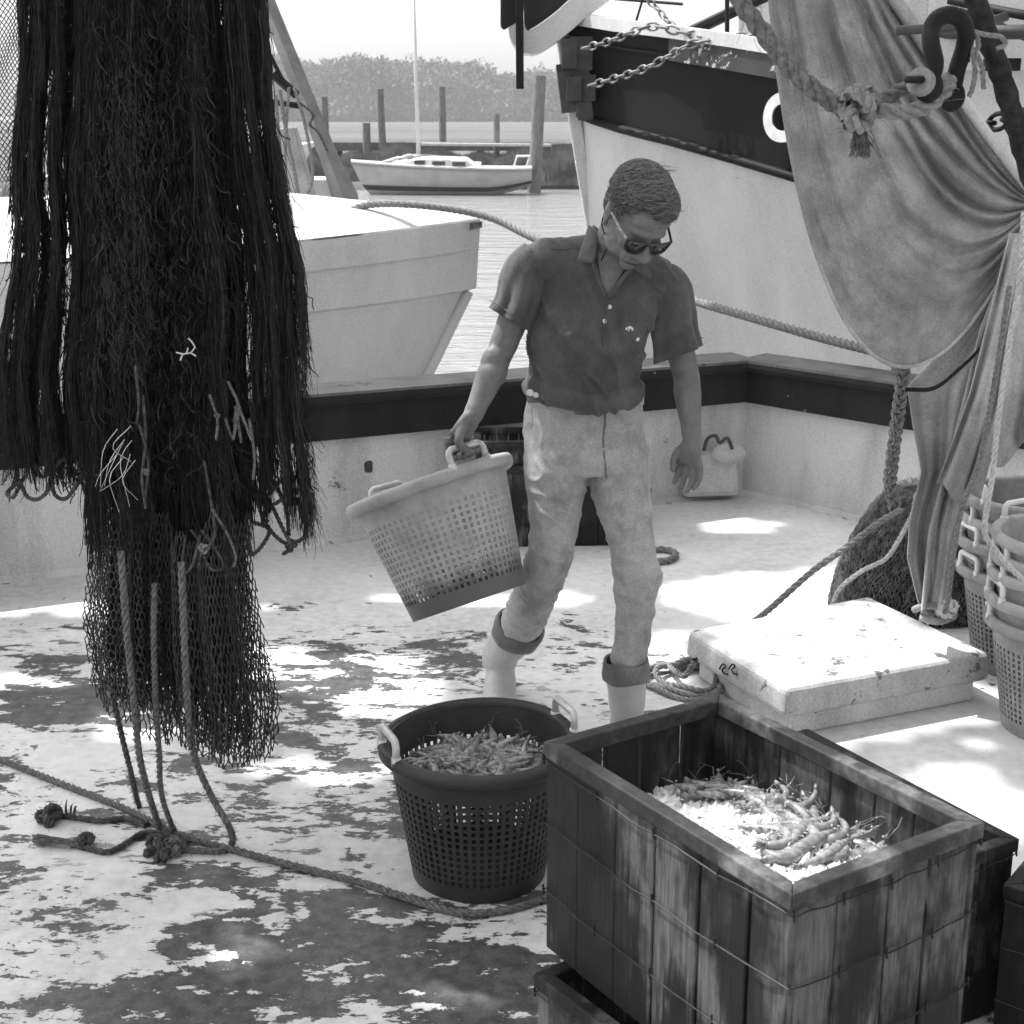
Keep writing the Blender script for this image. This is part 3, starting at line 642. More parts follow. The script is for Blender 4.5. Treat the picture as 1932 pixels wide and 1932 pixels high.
# keep only quads inside the bulwark
def inside(x, y):
    p = Vector((x, y, 0)); nA_ = Vector((-dA.y, dA.x, 0)); nB_ = Vector((-dB.y, dB.x, 0)); ref = Vector((0, 3, 0))
    return (p-WC).dot(nA_)*(ref-WC).dot(nA_) > -.12 and (p-WC).dot(nB_)*(ref-WC).dot(nB_) > -.12
F = [f for f in F if all(inside(V[i][0], V[i][1]) for i in f)]
me = bpy.data.meshes.new('deck'); me.from_pydata(V, [], F); a_ = me.attributes.new('wear', 'FLOAT', 'POINT'); a_.data.foreach_set('value', wear)
tag(link('deck', me, M['deck']), kind='structure')
plane('deck_aft', -3.6, 3.6, -3, 1.2, 0, M['wall_white'])
bul = empty('bulwark', 'white boat bulwark with dark rail round the far edge of the deck', 'bulwark', WC)
def side(d, n_in, L, first):
    off = WC; a = WC+Vector((0, 0, 0)); e = WC+d*L
    def strip(name, prof, m, bevel=.006):
        q = MB(off); P = []
        N = 40
        for i in range(N+1):
            c = a+d*(L*i/N); w_ = .004*mn.noise(Vector((i*.6, 1, 2)))
            P.append([c+n_in*(u+w_)+Vector((0, 0, z)) for u, z in prof])
        q.grid(P); q.add(P[0], [tuple(range(len(prof)))]); q.build(name, m, bul)
    strip('wall', [(0.03, 0), (0, .02), (0, .5), (-.07, .5), (-.1, -.95), (.03, -.95)], M['wall_white'])
    strip('rail_board', [(.05, .475), (.05, .635), (-.12, .635), (-.12, .475), (.05, .475)], M['rail_dark'])
    strip('rail_cap', [(.085, .636), (.09, .655), (.085, .688), (-.15, .692), (-.16, .65), (-.15, .636), (.085, .636)], M['rail_cap'])
    strip('cap_edge', [(.087, .634), (.093, .655), (.088, .676)], M['rail_dark'])
nA_ = Vector((-dA.y, dA.x, 0)); nA_ = nA_ if (Vector((0, 3, 0))-WC).dot(nA_) > 0 else -nA_
nB_ = Vector((-dB.y, dB.x, 0)); nB_ = nB_ if (Vector((0, 3, 0))-WC).dot(nB_) > 0 else -nB_
side(dA, nA_, 7.5, True); side(dB, nB_, 7.5, False)
q = MB(WC); p = atZ(1335, 945, 0); q.box(p+Vector((0, .10, .13)), (.30, .26, .22), Matrix.Rotation(.12, 3, 'Z'), taper=.88); q.build('corner_block', M['wall_white'], bul, bevel=.035)
q = MB(WC); q.box(atZ(1252, 938, 0)+Vector((0, .06, .045)), (.075, .07, .09)); q.build('scupper', M['iron_plate'], bul)
q = MB(WC); c = atD(684, 880, 6.33); q.box(c, (.09, .03, .055)); q.build('chock', M['rail_chip'], bul, bevel=.01)
q = MB(WC); q.ellipsoid(atD(1375, 856, 6.92), (.085, .05, .05)); q.build('fairlead', M['wall_white'], bul, smooth=True)
q = MB(WC); q.tube(spline([atD(1328, 850, 6.85), atD(1335, 828, 6.85), atD(1350, 822, 6.83), atD(1358, 836, 6.83), atD(1372, 826, 6.85), atD(1382, 848, 6.84)], 18), .009, 6); q.build('broken_fitting', M['iron_plate'], bul, smooth=True)
q = MB(WC); a = atZ(1425, 934, 0)+Vector((0, 0, .004)); c = atZ(1615, 977, 0)+Vector((0, 0, .004)); q.tube([a, a.lerp(c, .3)+Vector((0, .01, 0)), a.lerp(c, .7), c], .008, 5); q.build('seam', M['iron'], bul)
# ---------------- hatch ----------------
def hatch():
    zt = .17; A = atZ(1293, 1188, zt); B = atZ(1640, 1122, zt); C = atZ(1484, 1303, zt); Dq = C+(B-A); Dq = Dq.lerp(atZ(1888, 1240, zt), .6)
    off = Vector(((A.x+Dq.x)/2, (A.y+Dq.y)/2, 0)); root = empty('hatch', 'low white fibreglass deck hatch with thick rounded lid in front of the net pile', 'hatch', off)
    cen = (A+B+C+Dq)/4
    def ring(s, z): return [Vector((cen.x+(p.x-cen.x)*s, cen.y+(p.y-cen.y)*s, z)) for p in (A, B, Dq, C)]
    q = MB(off); lo = ring(1.0, .075); hi = ring(.985, zt); q.add(lo+hi, [(0, 1, 2, 3), (7, 6, 5, 4), (0, 4, 5, 1), (1, 5, 6, 2), (2, 6, 7, 3), (3, 7, 4, 0)])
    q.build('lid', M['hatch'], root, bevel=.02, seg=3, smooth=False)
    q = MB(off); lo = ring(.9, 0); hi = ring(.9, .08); q.add(lo+hi, [(0, 1, 2, 3), (7, 6, 5, 4), (0, 4, 5, 1), (1, 5, 6, 2), (2, 6, 7, 3), (3, 7, 4, 0)]); q.build('coaming', M['wall_white'], root, bevel=.01)
    q = MB(off)   # scribbled mark on the left side face
    n = (C-A).normalized(); out = Vector((n.y, -n.x, 0)); out = out if out.x < 0 else -out
    for (px0, px1) in ((1368, 1388), (1386, 1400)):
        base = [(px0, 1262), (px0+4, 1254), (px0+9, 1253), (px0+11, 1258), (px0+5, 1263), (px0+8, 1269), (px0+16, 1272)]
        pts = []
        for x, y in base:
            t_ = (x-1293)/(1487-1293); pA = A.lerp(C, t_); d = atD(x, y, pA.y); pts.append(Vector((pA.x, pA.y, min(.16, max(.09, d.z))))+out*.006)
        q.tube(spline(pts, 14), .0028, 5)
    q.build('scribbled_mark', M['iron'], root)
    return A, B, C, Dq
HA, HB, HC, HD = hatch()

# ---------------- crates ----------------
def crate(c0, ux, uy, L, Wd, H, label, rimm='wood_rim', wires=True, seed=0, tilt=0, m='wood', cat='crate', group=None, gaps=True):
    """c0 lower corner, ux long direction, uy short direction"""
    rnd = random.Random(seed); off = c0+(ux*L+uy*Wd)*.5; root = empty('fish_crate', label, cat, off, group)
    T = .014; up = Vector((0, 0, 1))
    def panel(a, d, n, ln, k, inward, wide=False):
        q = MB(off); x = 0; ws = [rnd.uniform(.8, 1.2) for _ in range(k)]; s = sum(ws); ws = [w_*ln/s for w_ in ws]
        for w_ in ws:
            gp = .009 if wide else (rnd.choice([.0015, .0025, .006]) if gaps else .0015); cc = a+d*(x+w_/2)+n*(T/2+rnd.uniform(0, .0025))+up*(H/2)
            Mx = Matrix((d, n, up)).transposed(); q.box(cc, (w_-gp, T, H-.002), Mx); x += w_
        q.build('side_panel', M[m], root, bevel=.002, seg=1)
    c1 = c0+ux*L; c2 = c0+uy*Wd; c3 = c1+uy*Wd
    panel(c0+uy*0, ux, uy, L, 6, 1); panel(c2, ux, -uy, L, 6, 1); panel(c0+ux*0+uy*T, uy, ux, Wd-2*T, 4, 1, seed == 3); panel(c1+uy*T, uy, -ux, Wd-2*T, 4, 1)
    q = MB(off); Mx = Matrix((ux, uy, up)).transposed(); q.box(off+up*.012, (L-.032, Wd-.032, .014), Mx); q.build('bottom', M[m], root)
    # rim strips mitred round the top
    rw = .024; rh = .024; z = H
    for (a, b, inn) in ((c0, c1, uy), (c1, c3, -ux), (c3, c2, -uy), (c2, c0, ux)):
        d = (b-a).normalized(); q = MB(off); o_ = -inn*.004
        A0 = a-d*.004+o_; B0 = b+d*.004+o_; A1 = a+d*(rw)+inn*rw; B1 = b-d*rw+inn*rw
        vs = [A0+up*(z-rh), B0+up*(z-rh), B1+up*(z-rh), A1+up*(z-rh), A0+up*(z+.004), B0+up*(z+.004), B1+up*(z+.004), A1+up*(z+.004)]
        q.add(vs, [(3, 2, 1, 0), (4, 5, 6, 7), (0, 1, 5, 4), (1, 2, 6, 5), (2, 3, 7, 6), (3, 0, 4, 7)]); q.build('rim', M[rimm], root, bevel=.003)
    if wires:
        for h in (.30*H, .63*H, .925*H):
            q = MB(off); ring = []
            for (a, b) in ((c0-uy*.0-ux*0, c1), (c1, c3), (c3, c2), (c2, c0)):
                nrm = Vector(((b-a).y, -(b-a).x, 0)).normalized()
                for i in range(12): ring.append(a.lerp(b, (i+.02)/12)+nrm*.0045+up*(h+rnd.uniform(-.003, .003)-.008*math.sin(math.pi*i/12)))
            ring.append(ring[0]); q.tube(ring, .0014, 5)
            for p in ring[::3]: q.tube([p-up*.008+Vector((.001, 0, 0)), p+up*.002, p+up*.010], .0019, 4)
            q.build('wire', M['wire'], root)
    return root
ux = (atZ(1495, 1690, .81)-atZ(1030, 1403, .81)); uy = (atZ(1350, 1318, .81)-atZ(1030, 1403, .81))
zT = .81; cA = atZ(1030, 1403, zT); Lx = ux.length; ux = Vector((ux.x, ux.y, 0)).normalized(); uy = Vector((-ux.y, ux.x, 0)); Wy = .385
CR_H = .39
c0 = Vector((cA.x, cA.y, zT-CR_H))
print('crate', Lx, c0, ux, uy)
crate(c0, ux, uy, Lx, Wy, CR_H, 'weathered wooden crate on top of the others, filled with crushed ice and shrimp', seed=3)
# lower crates
def dirv(a): return Vector((math.cos(a), math.sin(a), 0))
ang = math.atan2(ux.y, ux.x)
pL = atZ(1012, 1845, .395); u1 = dirv(ang+.06); v1 = Vector((-u1.y, u1.x, 0))
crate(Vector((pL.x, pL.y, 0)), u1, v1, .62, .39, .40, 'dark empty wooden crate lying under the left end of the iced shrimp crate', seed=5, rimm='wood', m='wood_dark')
pR = atZ(1523, 1378, .40); pR2 = atZ(1932, 1592, .40); u2 = (pR2-pR).normalized(); u2 = Vector((u2.x, u2.y, 0)); v2 = Vector((u2.y, -u2.x, 0))
print('R', pR, pR2)
cb = Vector((pR.x, pR.y, 0))+v2*.40
LR = (atZ(1918, 1585, .40)-pR).length
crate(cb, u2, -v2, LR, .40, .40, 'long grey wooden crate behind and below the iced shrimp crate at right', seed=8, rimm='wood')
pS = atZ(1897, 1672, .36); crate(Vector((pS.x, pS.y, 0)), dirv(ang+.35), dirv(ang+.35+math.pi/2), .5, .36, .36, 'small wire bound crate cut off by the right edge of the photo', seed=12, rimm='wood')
# stack behind the man
pb = atZ(985, 1032, 0); pe = atZ(1160, 1030, 0); ub = (pe-pb).normalized(); ub = Vector((ub.x, ub.y, 0)); vb = Vector((-ub.y, ub.x, 0))
pb = pb - ub*.12
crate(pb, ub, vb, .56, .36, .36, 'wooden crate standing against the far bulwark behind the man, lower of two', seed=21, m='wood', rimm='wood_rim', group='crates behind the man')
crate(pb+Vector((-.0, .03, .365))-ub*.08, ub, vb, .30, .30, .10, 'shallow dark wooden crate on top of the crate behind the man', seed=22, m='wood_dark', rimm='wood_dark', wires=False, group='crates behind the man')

# ---------------- fish baskets ----------------
def basket_meshes():
    H = .36; rb = .165; rt = .222; NC = 62; rows = 13
    q = MB(); zs = [0, .045]; z0 = .045; z1 = H-.075; st = (z1-z0)/rows
    ring = []
    zz = [0, .045]
    for k in range(rows): zz += [z0+st*k+st*.64, z0+st*(k+1)]
    zz += [H-.03, H]
    def rad(z): return rb+(rt-rb)*(z/H)
    n = NC*2; idx = {}; vs = []
    for j, z in enumerate(zz):
        for i in range(n):
            fr = 0; row = (j//2) % 2; a = 2*math.pi*((i//2)+(.0 if i % 2 == 0 else .5)+row*0)/NC
            wob = 1+.018*(z/H)*math.sin(2*a+.7)+.008*math.sin(3*a); vs.append((rad(z)*wob*math.cos(a), rad(z)*wob*math.sin(a), z))
    fs = []
    for j in range(len(zz)-1):
        hole_row = 1 <= j < 1+2*rows and (j % 2 == 1)
        for i in range(n):
            if hole_row and i % 2 == 0: continue
            i2 = (i+1) % n; fs.append((j*n+i, j*n+i2, (j+1)*n+i2, (j+1)*n+i))
    q.add(vs, fs); body = q.mesh('basket_body')
    r = MB(); P = []
    prof = [(0, -.030), (.016, -.032), (.024, -.024), (.026, -.006), (.020, .004), (.008, .006), (0, .002), (-.004, -.004), (-.004, -.03), (0, -.030)]
    for i in range(64):
        a = 2*math.pi*i/64; wob = 1+.018*math.sin(2*a+.7)+.008*math.sin(3*a); P.append([((rt*wob+u)*math.cos(a), (rt*wob+u)*math.sin(a), H+v+.003*math.sin(2*a)) for u, v in prof])
    r.grid(P, closeu=True); rim = r.mesh('rim')
    b_ = MB(); n = 48; vs = [(rb*.995*math.cos(2*math.pi*i/n), rb*.995*math.sin(2*math.pi*i/n), .008) for i in range(n)]; vs += [(rb*math.cos(2*math.pi*i/n), rb*math.sin(2*math.pi*i/n), .0) for i in range(n)]
    b_.add(vs, [tuple(range(n)), tuple(range(2*n-1, n-1, -1))]); bot = b_.mesh('base')
    hs = []
    for sg in (1, -1):
        h = MB(); w_ = .058; xr = sg*(rt+.009); pts = [(xr, -w_, H-.004), (xr, -w_, H+.034), (xr, -w_*.93, H+.044), (xr, -w_*.8, H+.049), (xr, w_*.8, H+.049), (xr, w_*.93, H+.044), (xr, w_, H+.034), (xr, w_, H-.004)]
        h.tube(pts, .0095, 8)
        for y in (-w_, w_): h.tube([(xr, y, H-.01), (xr, y, H+.010)], .0125, 8)
        hs.append(h.mesh('handle'))
    return body, rim, bot, hs
BB = basket_meshes()
def basket(label, m, Mx, handle='steel', group=None):
    root = empty('fish_basket', label, 'basket', (0, 0, 0), group); root.matrix_world = Mx
    o = link('basket_wall', BB[0].copy(), M[m], root); s = o.modifiers.new('solid', 'SOLIDIFY'); s.thickness = .005; s.offset = 0
    link('rim', BB[1].copy(), M[m], root, True); link('base', BB[2].copy(), M[m], root)
    for h in BB[3]: link('handle', h.copy(), M[handle], root, True)
    return root
def RZ(a): return Matrix.Rotation(a, 4, 'Z')
bp = atZ(905, 1640, 0); bp.z = 0
FB = Matrix.Translation(bp) @ RZ(R(8)+math.pi*0) @ Matrix.Rotation(0, 4, 'X')
# handle axis: seen left-front and right-back
FB = Matrix.Translation(bp) @ RZ(R(22))
basket('dark plastic fish basket full of shrimp standing on the deck', 'basket_dark', FB)
# held basket
rc = atD(809, 912, 4.05); axisT = Vector((-.33, .30, .92)).normalized()
zax = axisT; xax = (atD(945, 865, 4.05)-atD(672, 955, 4.05)); xax = (xax-zax*xax.dot(zax)).normalized(); yax = zax.cross(xax)
MR = Matrix((xax, yax, zax)).transposed().to_4x4()
HBM = Matrix.Translation(rc-zax*.36) @ MR @ RZ(R(-50))
basket('pale grey fish basket with a wet dirty foot, tilted in the hand of the man', 'basket_pale', HBM)
# stacks at right
G = 'basket stacks at the right edge'
fc = atZ(1975, 1385, 0); fc.y += .12
ords = ['bottom', 'second', 'third', 'fourth', 'fifth']
def jit(k): return Matrix.Translation((random.uniform(-.006, .006), random.uniform(-.006, .006), 0)) @ RZ(random.uniform(-.4, .4)) @ Matrix.Rotation(random.uniform(-.025, .025), 4, 'X')
fx = atD(1843+160, 1300, 4.22)
base = Vector((fx.x, 4.22, 0))
for k in range(5):
    zoff = [0, .072, .144, .20, .262][k]
    basket('grey fish basket, %s in the nested front stack beside the hatch' % (['bottom one', 'second from the bottom', 'middle one', 'second from the top', 'top one with white handle'][k]), ['basket_grey', 'basket_mid', 'basket_pale', 'basket_mid', 'basket_mid'][k], Matrix.Translation(base+Vector((0, 0, zoff))) @ (jit(k) if k < 4 else RZ(R(-60))), 'button', G)
b2 = atD(1792+150, 1100, 4.75); b2 = Vector((b2.x, 4.75, 0))
for k in range(4):
    basket('grey fish basket, %s in the rear stack behind the hanging rope' % (['bottom one', 'second from the bottom', 'second from the top', 'top one'][k]), ['basket_grey', 'basket_grey', 'basket_mid', 'basket_grey'][k], Matrix.Translation(b2+Vector((0, 0, [0, .10, .175, .25][k]))) @ jit(k), 'button', G)

# ---------------- shrimp ----------------
def shrimp_mesh(curl, seed):
    r = random.Random(seed); q = MB(); n = 22; pts = []; rad = []; L = .118; a = 0; p = Vector((0, 0, 0)); pts.append(p.copy())
    for i in range(1, n):
        f = i/(n-1); a += (curl/n)*(0.2 if f < .4 else 1.55); p = p+Vector((math.cos(a), math.sin(a), 0))*L/n; pts.append(p.copy())
    for i in range(n):
        f = i/(n-1); body = .0102*math.sin(math.pi*min(1, (f+.06)*1.6)/2)*(1 if f < .38 else 1-.62*(f-.38)/.62)
        if f > .38: body *= 1+.07*math.sin((f-.38)*2*math.pi*9.5)
        rad.append(max(.0012, body))
    q.tube(pts, rad, 9, ell=1.15)
    d0 = (pts[0]-pts[1]).normalized()
    q.tube([pts[0]+Vector((0, 0, .003)), pts[0]+d0*.022+Vector((0, .001, .006))], [.002, .0003], 4)
    for s in (-1, 1):
        q.ellipsoid(pts[1]+Vector((-.001, 0, s*.0065)), (.0022,)*3, n=6, m=5)
        c = pts[0]; path = [c]; d = Vector((-1, r.uniform(-.9, .9), s*.15)).normalized()
        for k in range(4): d = (d+Vector((r.uniform(-.3, .8), r.uniform(-.5, .5), r.uniform(-.2, .2)))).normalized(); path.append(path[-1]+d*.011)
        q.tube(path, .0004, 3)
    t_ = (pts[-1]-pts[-2]).normalized(); sd = Vector((0, 0, 1)); nn = t_.cross(sd)
    for k in (-2, -1, 0, 1, 2):
        dd = (t_*math.cos(k*.24)+sd*math.sin(k*.24)); q.tube([pts[-1]-t_*.002, pts[-1]+dd*.008, pts[-1]+dd*.014], [.0016, .0036, .0012], 5, ell=.4)
    for i in range(5, 16, 2):
        nrm = (pts[i+1]-pts[i]).normalized().cross(Vector((0, 0, 1)))*(-1)
        for s in (-1, 1): q.tube([pts[i]+Vector((0, 0, s*.003)), pts[i]+nrm*.010+Vector((-.002, 0, s*.006)), pts[i]+nrm*.013+Vector((-.005, 0, s*.003))], [.0014, .001, .0004], 4)
    me = q.mesh('shrimp'); me.materials.append(M['shrimp']); me.shade_smooth(); return me
SH = [shrimp_mesh(c, i) for i, c in enumerate((.6, 1.5, 2.3, 3.0))]
def put_shrimp(p, label, group, flat=.35, sc=1.0):
    o = bpy.data.objects.new('shrimp', random.choice(SH)); COL.objects.link(o); tag(o, label, 'shrimp', group)
    o.matrix_world = Matrix.Translation(p) @ RZ(random.uniform(0, 6.28)) @ Matrix.Rotation(random.gauss(0, flat)+random.choice((0, math.pi)), 4, 'X') @ Matrix.Rotation(random.gauss(0, flat*.6), 4, 'Y') @ Matrix.Scale(sc*random.uniform(.85, 1.15), 4) @ Matrix.Translation((-.05, -.012, 0))
for i in range(170):
    a = random.uniform(0, 6.28); r_ = .148*math.sqrt(random.random()); z = .275+.02*(1-(r_/.19)**2)+random.uniform(-.012, .010)
    put_shrimp(bp+Vector((r_*math.cos(a), r_*math.sin(a), z)), 'raw grey shrimp lying in the heap inside the dark floor basket', 'shrimp heaped in the dark floor basket', .25, 1.05)
q = MB(); P = []
for j in range(15):
    P.append([bp+Vector(((.195*j/14)*math.cos(6.2832*i/40), (.195*j/14)*math.sin(6.2832*i/40), .272+.012*mn.noise(Vector((j*.8, i*.6, 0))))) for i in range(41)])
q.grid(P); tag(q.build('shrimp_heap', M['shrimp'], smooth=True), 'dense dark mass of shrimp below the top layer in the floor basket', 'shrimp', kind='stuff')

# ice with shrimp in the top crate
cc = c0+ux*Lx*.5+uy*Wy*.5; hx = Lx/2-.016; hy = Wy/2-.016
def icez(s, t_): return zT-.108+.035*math.exp(-((s-.15)**2+(t_-.1)**2)*3)+.035*s-.02*t_ + .010*mn.noise(Vector((s*4, t_*4, 3)))
q = MB(); P = []
for i in range(60):
    s = -1+2*i/59; P.append([cc+ux*hx*s+uy*hy*t_+Vector((0, 0, icez(s, t_)-c0.z-0+c0.z-cc.z+.006*mn.noise(Vector((s*25, t_*18, 1)))-.004)) for t_ in [-1+2*j/39 for j in range(40)]])
q.grid(P)
g = random.Random(4)
for k in range(4200):
    s = g.uniform(-.99, .99); t_ = g.uniform(-.98, .98)
    if t_ > .45 and s < .1 and g.random() < .8: continue
    p = cc+ux*hx*s+uy*hy*t_; p.z = icez(s, t_)+g.uniform(-.004, .006); r_ = g.uniform(.0035, .0095)*(1 if g.random() < .85 else 1.7)
    vs = []
    for dx, dy, dz in ((1, 0, 0), (-1, 0, 0), (0, 1, 0), (0, -1, 0), (0, 0, 1), (0, 0, -1)): vs.append(p+Vector((dx*g.uniform(.6, 1.3), dy*g.uniform(.6, 1.3), dz*g.uniform(.5, 1.1)))*r_+Vector((g.uniform(-.3, .3), g.uniform(-.3, .3), g.uniform(-.3, .3)))*r_)
    q.add(vs, [(0, 2, 4), (2, 1, 4), (1, 3, 4), (3, 0, 4), (2, 0, 5), (1, 2, 5), (3, 1, 5), (0, 3, 5)])
tag(q.build('crushed_ice', M['ice']), 'crushed ice filling the top wooden crate', 'ice', kind='stuff')
for i in range(46):
    s = random.uniform(-.70, .08); t_ = random.uniform(.45, .68); p = cc+ux*hx*s+uy*hy*t_; p.z = icez(s, t_)+random.uniform(.0, .03)
    put_shrimp(p, 'dark raw shrimp in the clump at the back corner of the ice crate', 'shrimp clumped at the back of the ice crate', .14, 1.1)
for i in range(30):
    s = random.uniform(.0, .78); t_ = random.uniform(.15, .66) if i % 5 else random.uniform(-.3, .1); p = cc+ux*hx*max(s, .3 if t_ < .3 else s)+uy*hy*t_; p.z = icez(s, t_)+random.uniform(.004, .014)
    put_shrimp(p, 'pale shrimp scattered over the ice at the right of the crate', 'shrimp scattered on the crushed ice', .12, 1.25)
# bits inside held basket
for i in range(26):
    lp = Vector((random.uniform(-.08, .08), random.uniform(-.08, .08), .03+random.random()*.05))
    put_shrimp(HBM @ lp, 'shrimp left in the bottom of the pale carried basket', 'shrimp in the carried basket', .6, .9)
# ---------------- hanging trawl net ----------------
ND = 3.4
LE = [(-60, 50), (0, 46), (100, 45), (200, 36), (300, 26), (370, 28), (420, 34), (500, 30), (600, 18), (700, 4), (800, 10), (900, 14), (1000, 20)]
RE = [(-60, 494), (0, 498), (100, 504), (200, 515), (300, 530), (400, 548), (500, 566), (600, 574), (700, 576), (800, 582), (900, 592), (960, 597), (1000, 600)]
def itp(T, y): return float(np.interp(y, [a for a, b in T], [b for a, b in T]))
netroot_p = atD(290, 900, ND); NOFF = Vector((netroot_p.x, ND, .3))
net = empty('trawl_net', 'large black trawl net hanging over the deck in shaggy strands, at left', 'net', NOFF)
noff = np.array(NOFF)
g = np.random.default_rng(11)
def colx(u, y):  # px of column u at row y
    return itp(LE, y)+(itp(RE, y)-itp(LE, y))*u
us = np.concatenate([np.linspace(.01, .27, 12)+g.uniform(-.011, .011, 12), np.linspace(.30, .73, 16), np.linspace(.755, .99, 11)+g.uniform(-.011, .011, 11)])
ends = {}
core = MB(NOFF); S = []; Rd = []; S2 = []; R2 = []
PXM = 3.5/FPX
for ci, u in enumerate(us):
    edge = u < .27 or u > .76
    yend = 870 if u < .25 else (930 if u > .76 else 1040)
    yend += g.uniform(-50, 30) if edge else g.uniform(-110, 50)
    if u > .98: yend = 690
    if u > .955 and u < .98: yend = 1000
    dep = g.uniform(-.05, .05) if edge else g.uniform(-.12, .10)
    # core bunch
    pts = []; rr = []
    ph = g.uniform(0, 9)
    for y in range(-520, int(yend)-30, 34):
        yy = max(y, -60); k = 1+.9*(min(0, y+60)/-460)*0
        x = colx(u, yy)+4*math.sin(y*.009+ph)+2.5*math.sin(y*.031+ph*2)+3*mn.noise(Vector((y*.05, ci*3.1, 0))); pts.append(atD(x, y, ND+dep)); rr.append((6.6 if edge else 15)*PXM*max(.2, .75+1.1*mn.noise(Vector((y*.02, ci*5.7, 1)))))
    core.tube(pts, rr, 7)
    for y0 in np.arange(-520, yend-40, 26):
        m = 13 if edge else 17
        for _ in range(m):
            yy = y0+g.uniform(-13, 13); ln = g.uniform(90, 230); y1 = min(yy+ln, yend+g.uniform(-40, 25)+20)
            if y1 < yy+25: continue
            M_ = 9; ts = np.linspace(0, 1, M_); ysv = yy+(y1-yy)*ts
            sp = g.normal(0, 5.0 if edge else 11); ph2 = g.uniform(0, 6.28); am = g.uniform(.5, 3.0)
            xs = np.array([colx(u, max(-60, q_)) for q_ in ysv])+3*np.sin(ysv*.009+ph)+1.5*np.sin(ysv*.031+ph*2)+sp*(.5+.6*ts)+am*np.sin(ysv*.05+ph2)
            dd = dep-abs(g.normal(0, .02))-.02*ts+g.normal(0, .02)
            xs = xs+g.normal(0, .9, M_).cumsum()*.8+(g.normal(0, 9)*ts**2 if g.random() < .15 else 0)
            pp_ = [tuple(atD(x_, y_, ND+d_)) for x_, y_, d_ in zip(xs, ysv, dd)]; rd_ = np.linspace(1, .45, M_)*g.uniform(.0009, .0022)
            if g.random() < .22: S2.append(pp_); R2.append(rd_*.7)
            else: S.append(pp_); Rd.append(rd_)
core.build('bunched_net', M['black_net'], net, smooth=True)
V, Q = strands(np.array(S), np.array(Rd)); o = link('chafing_fibres', np_mesh(V-noff, Q), M['black_net'], net); o['kind'] = 'stuff'
V, Q = strands(np.array(S2), np.array(R2)); o = link('highlight_fibres', np_mesh(V-noff, Q), M['net_grey'], net); o['kind'] = 'stuff'  # paler strands put the highlights of the net into the colour
# thin flyaway hairs at both outlines and wisps left of centre, coloured lighter to look sunlit
S = []; Rd = []
def hair(x, y, ln, dx, curl, D, r):
    n = 12; t_ = np.linspace(0, 1, n); ph = g.uniform(0, 6.28); f = g.uniform(4, 9)
    xs = x+dx*t_+curl*np.sin(f*t_+ph); ys = y+ln*t_+curl*np.cos(f*t_+ph); S.append([tuple(atD(a_, b_, D+.02*math.sin(ph+3*c_))) for a_, b_, c_ in zip(xs, ys, t_)]); Rd.append(np.full(n, r))
for k in range(420):
    y = g.uniform(300, 960); hair(itp(RE, y)-g.uniform(0, 25), y, g.uniform(30, 110), g.uniform(0, 28), g.uniform(1, 5), ND, .0005)
for k in range(320):
    y = g.uniform(150, 860); hair(itp(LE, y)+g.uniform(0, 25), y, g.uniform(25, 90), g.uniform(-22, 2), g.uniform(1, 7), ND, .0005)
V, Q = strands(np.array(S), np.array(Rd)); o = link('stray_fibres', np_mesh(V-noff, Q), M['black_net'], net); o['kind'] = 'stuff'
S = []; Rd = []
for k in range(650):
    y = g.uniform(120, 700); x = g.normal(240, 32)+(g.random() < .2)*g.uniform(-60, 130); hair(x, y, g.uniform(10, 50), g.uniform(-16, 18), g.uniform(1, 4.5), ND-.16, .0006)
V, Q = strands(np.array(S), np.array(Rd)); o = link('curled_wisps', np_mesh(V-noff, Q), M['net_wisp'], net); o['kind'] = 'stuff'
for key, n_, mt in (('tangled_twine', 2600, 'black_net'), ('loose_twine', 700, 'net_grey')):
    S = []; Rd = []
    for k in range(n_):
        y = g.uniform(-30, 900); u = g.uniform(.0, 1.0); x = colx(u, y); hair(x, y, g.uniform(10, 60), g.normal(0, 17), g.uniform(1, 5), ND-.10-.05*g.random() if .28 < u < .76 else ND+g.uniform(-.04, .04), g.uniform(.0008, .0020))
    V, Q = strands(np.array(S), np.array(Rd)); o = link(key, np_mesh(V-noff, Q), M[mt], net); o['kind'] = 'stuff'
# side fringe wisp on right edge
# rope meshes (large loops) showing at the foot
def looprow(pts, depth, r=.0055, m='rope_dark', nmn='net_loop'):
    p = [atD(x, y, depth+.03*math.sin(i*1.7)) for i, (x, y) in enumerate(pts)]
    rope(nmn, p, r, M[m], net, off=NOFF, k=5)
loops = [[(28, 860), (32, 905), (14, 930), (25, 938), (38, 915), (62, 868)], [(36, 905), (50, 935), (70, 942), (90, 925), (97, 890)], [(60, 870), (78, 898), (95, 890), (118, 865)],
    [(97, 885), (102, 930), (125, 940), (150, 905), (170, 870)], [(118, 862), (150, 900), (165, 935), (186, 945), (205, 915), (215, 900)], [(150, 905), (165, 880), (185, 905), (205, 880)], [(190, 870), (205, 930), (222, 975), (232, 990)],
    [(60, 800), (70, 860), (95, 875), (105, 850)], [(100, 875), (130, 850), (150, 870), (190, 858)],
    [(475, 905), (492, 945), (520, 950), (545, 925)], [(480, 930), (500, 985), (530, 1020), (560, 1030)], [(545, 925), (560, 900), (590, 950), (591, 980), (575, 985)], [(500, 960), (505, 940), (530, 990), (548, 1030), (535, 1045)],
    [(470, 880), (478, 940), (505, 935), (530, 905)], [(560, 940), (575, 975), (575, 1010), (560, 1022), (545, 1018)], [(478, 985), (508, 1000), (490, 1035), (472, 1045), (470, 1015)], [(515, 905), (540, 960), (545, 1010)], [(590, 935), (588, 960), (592, 975)]]
for l in loops: looprow(l, ND-.02)
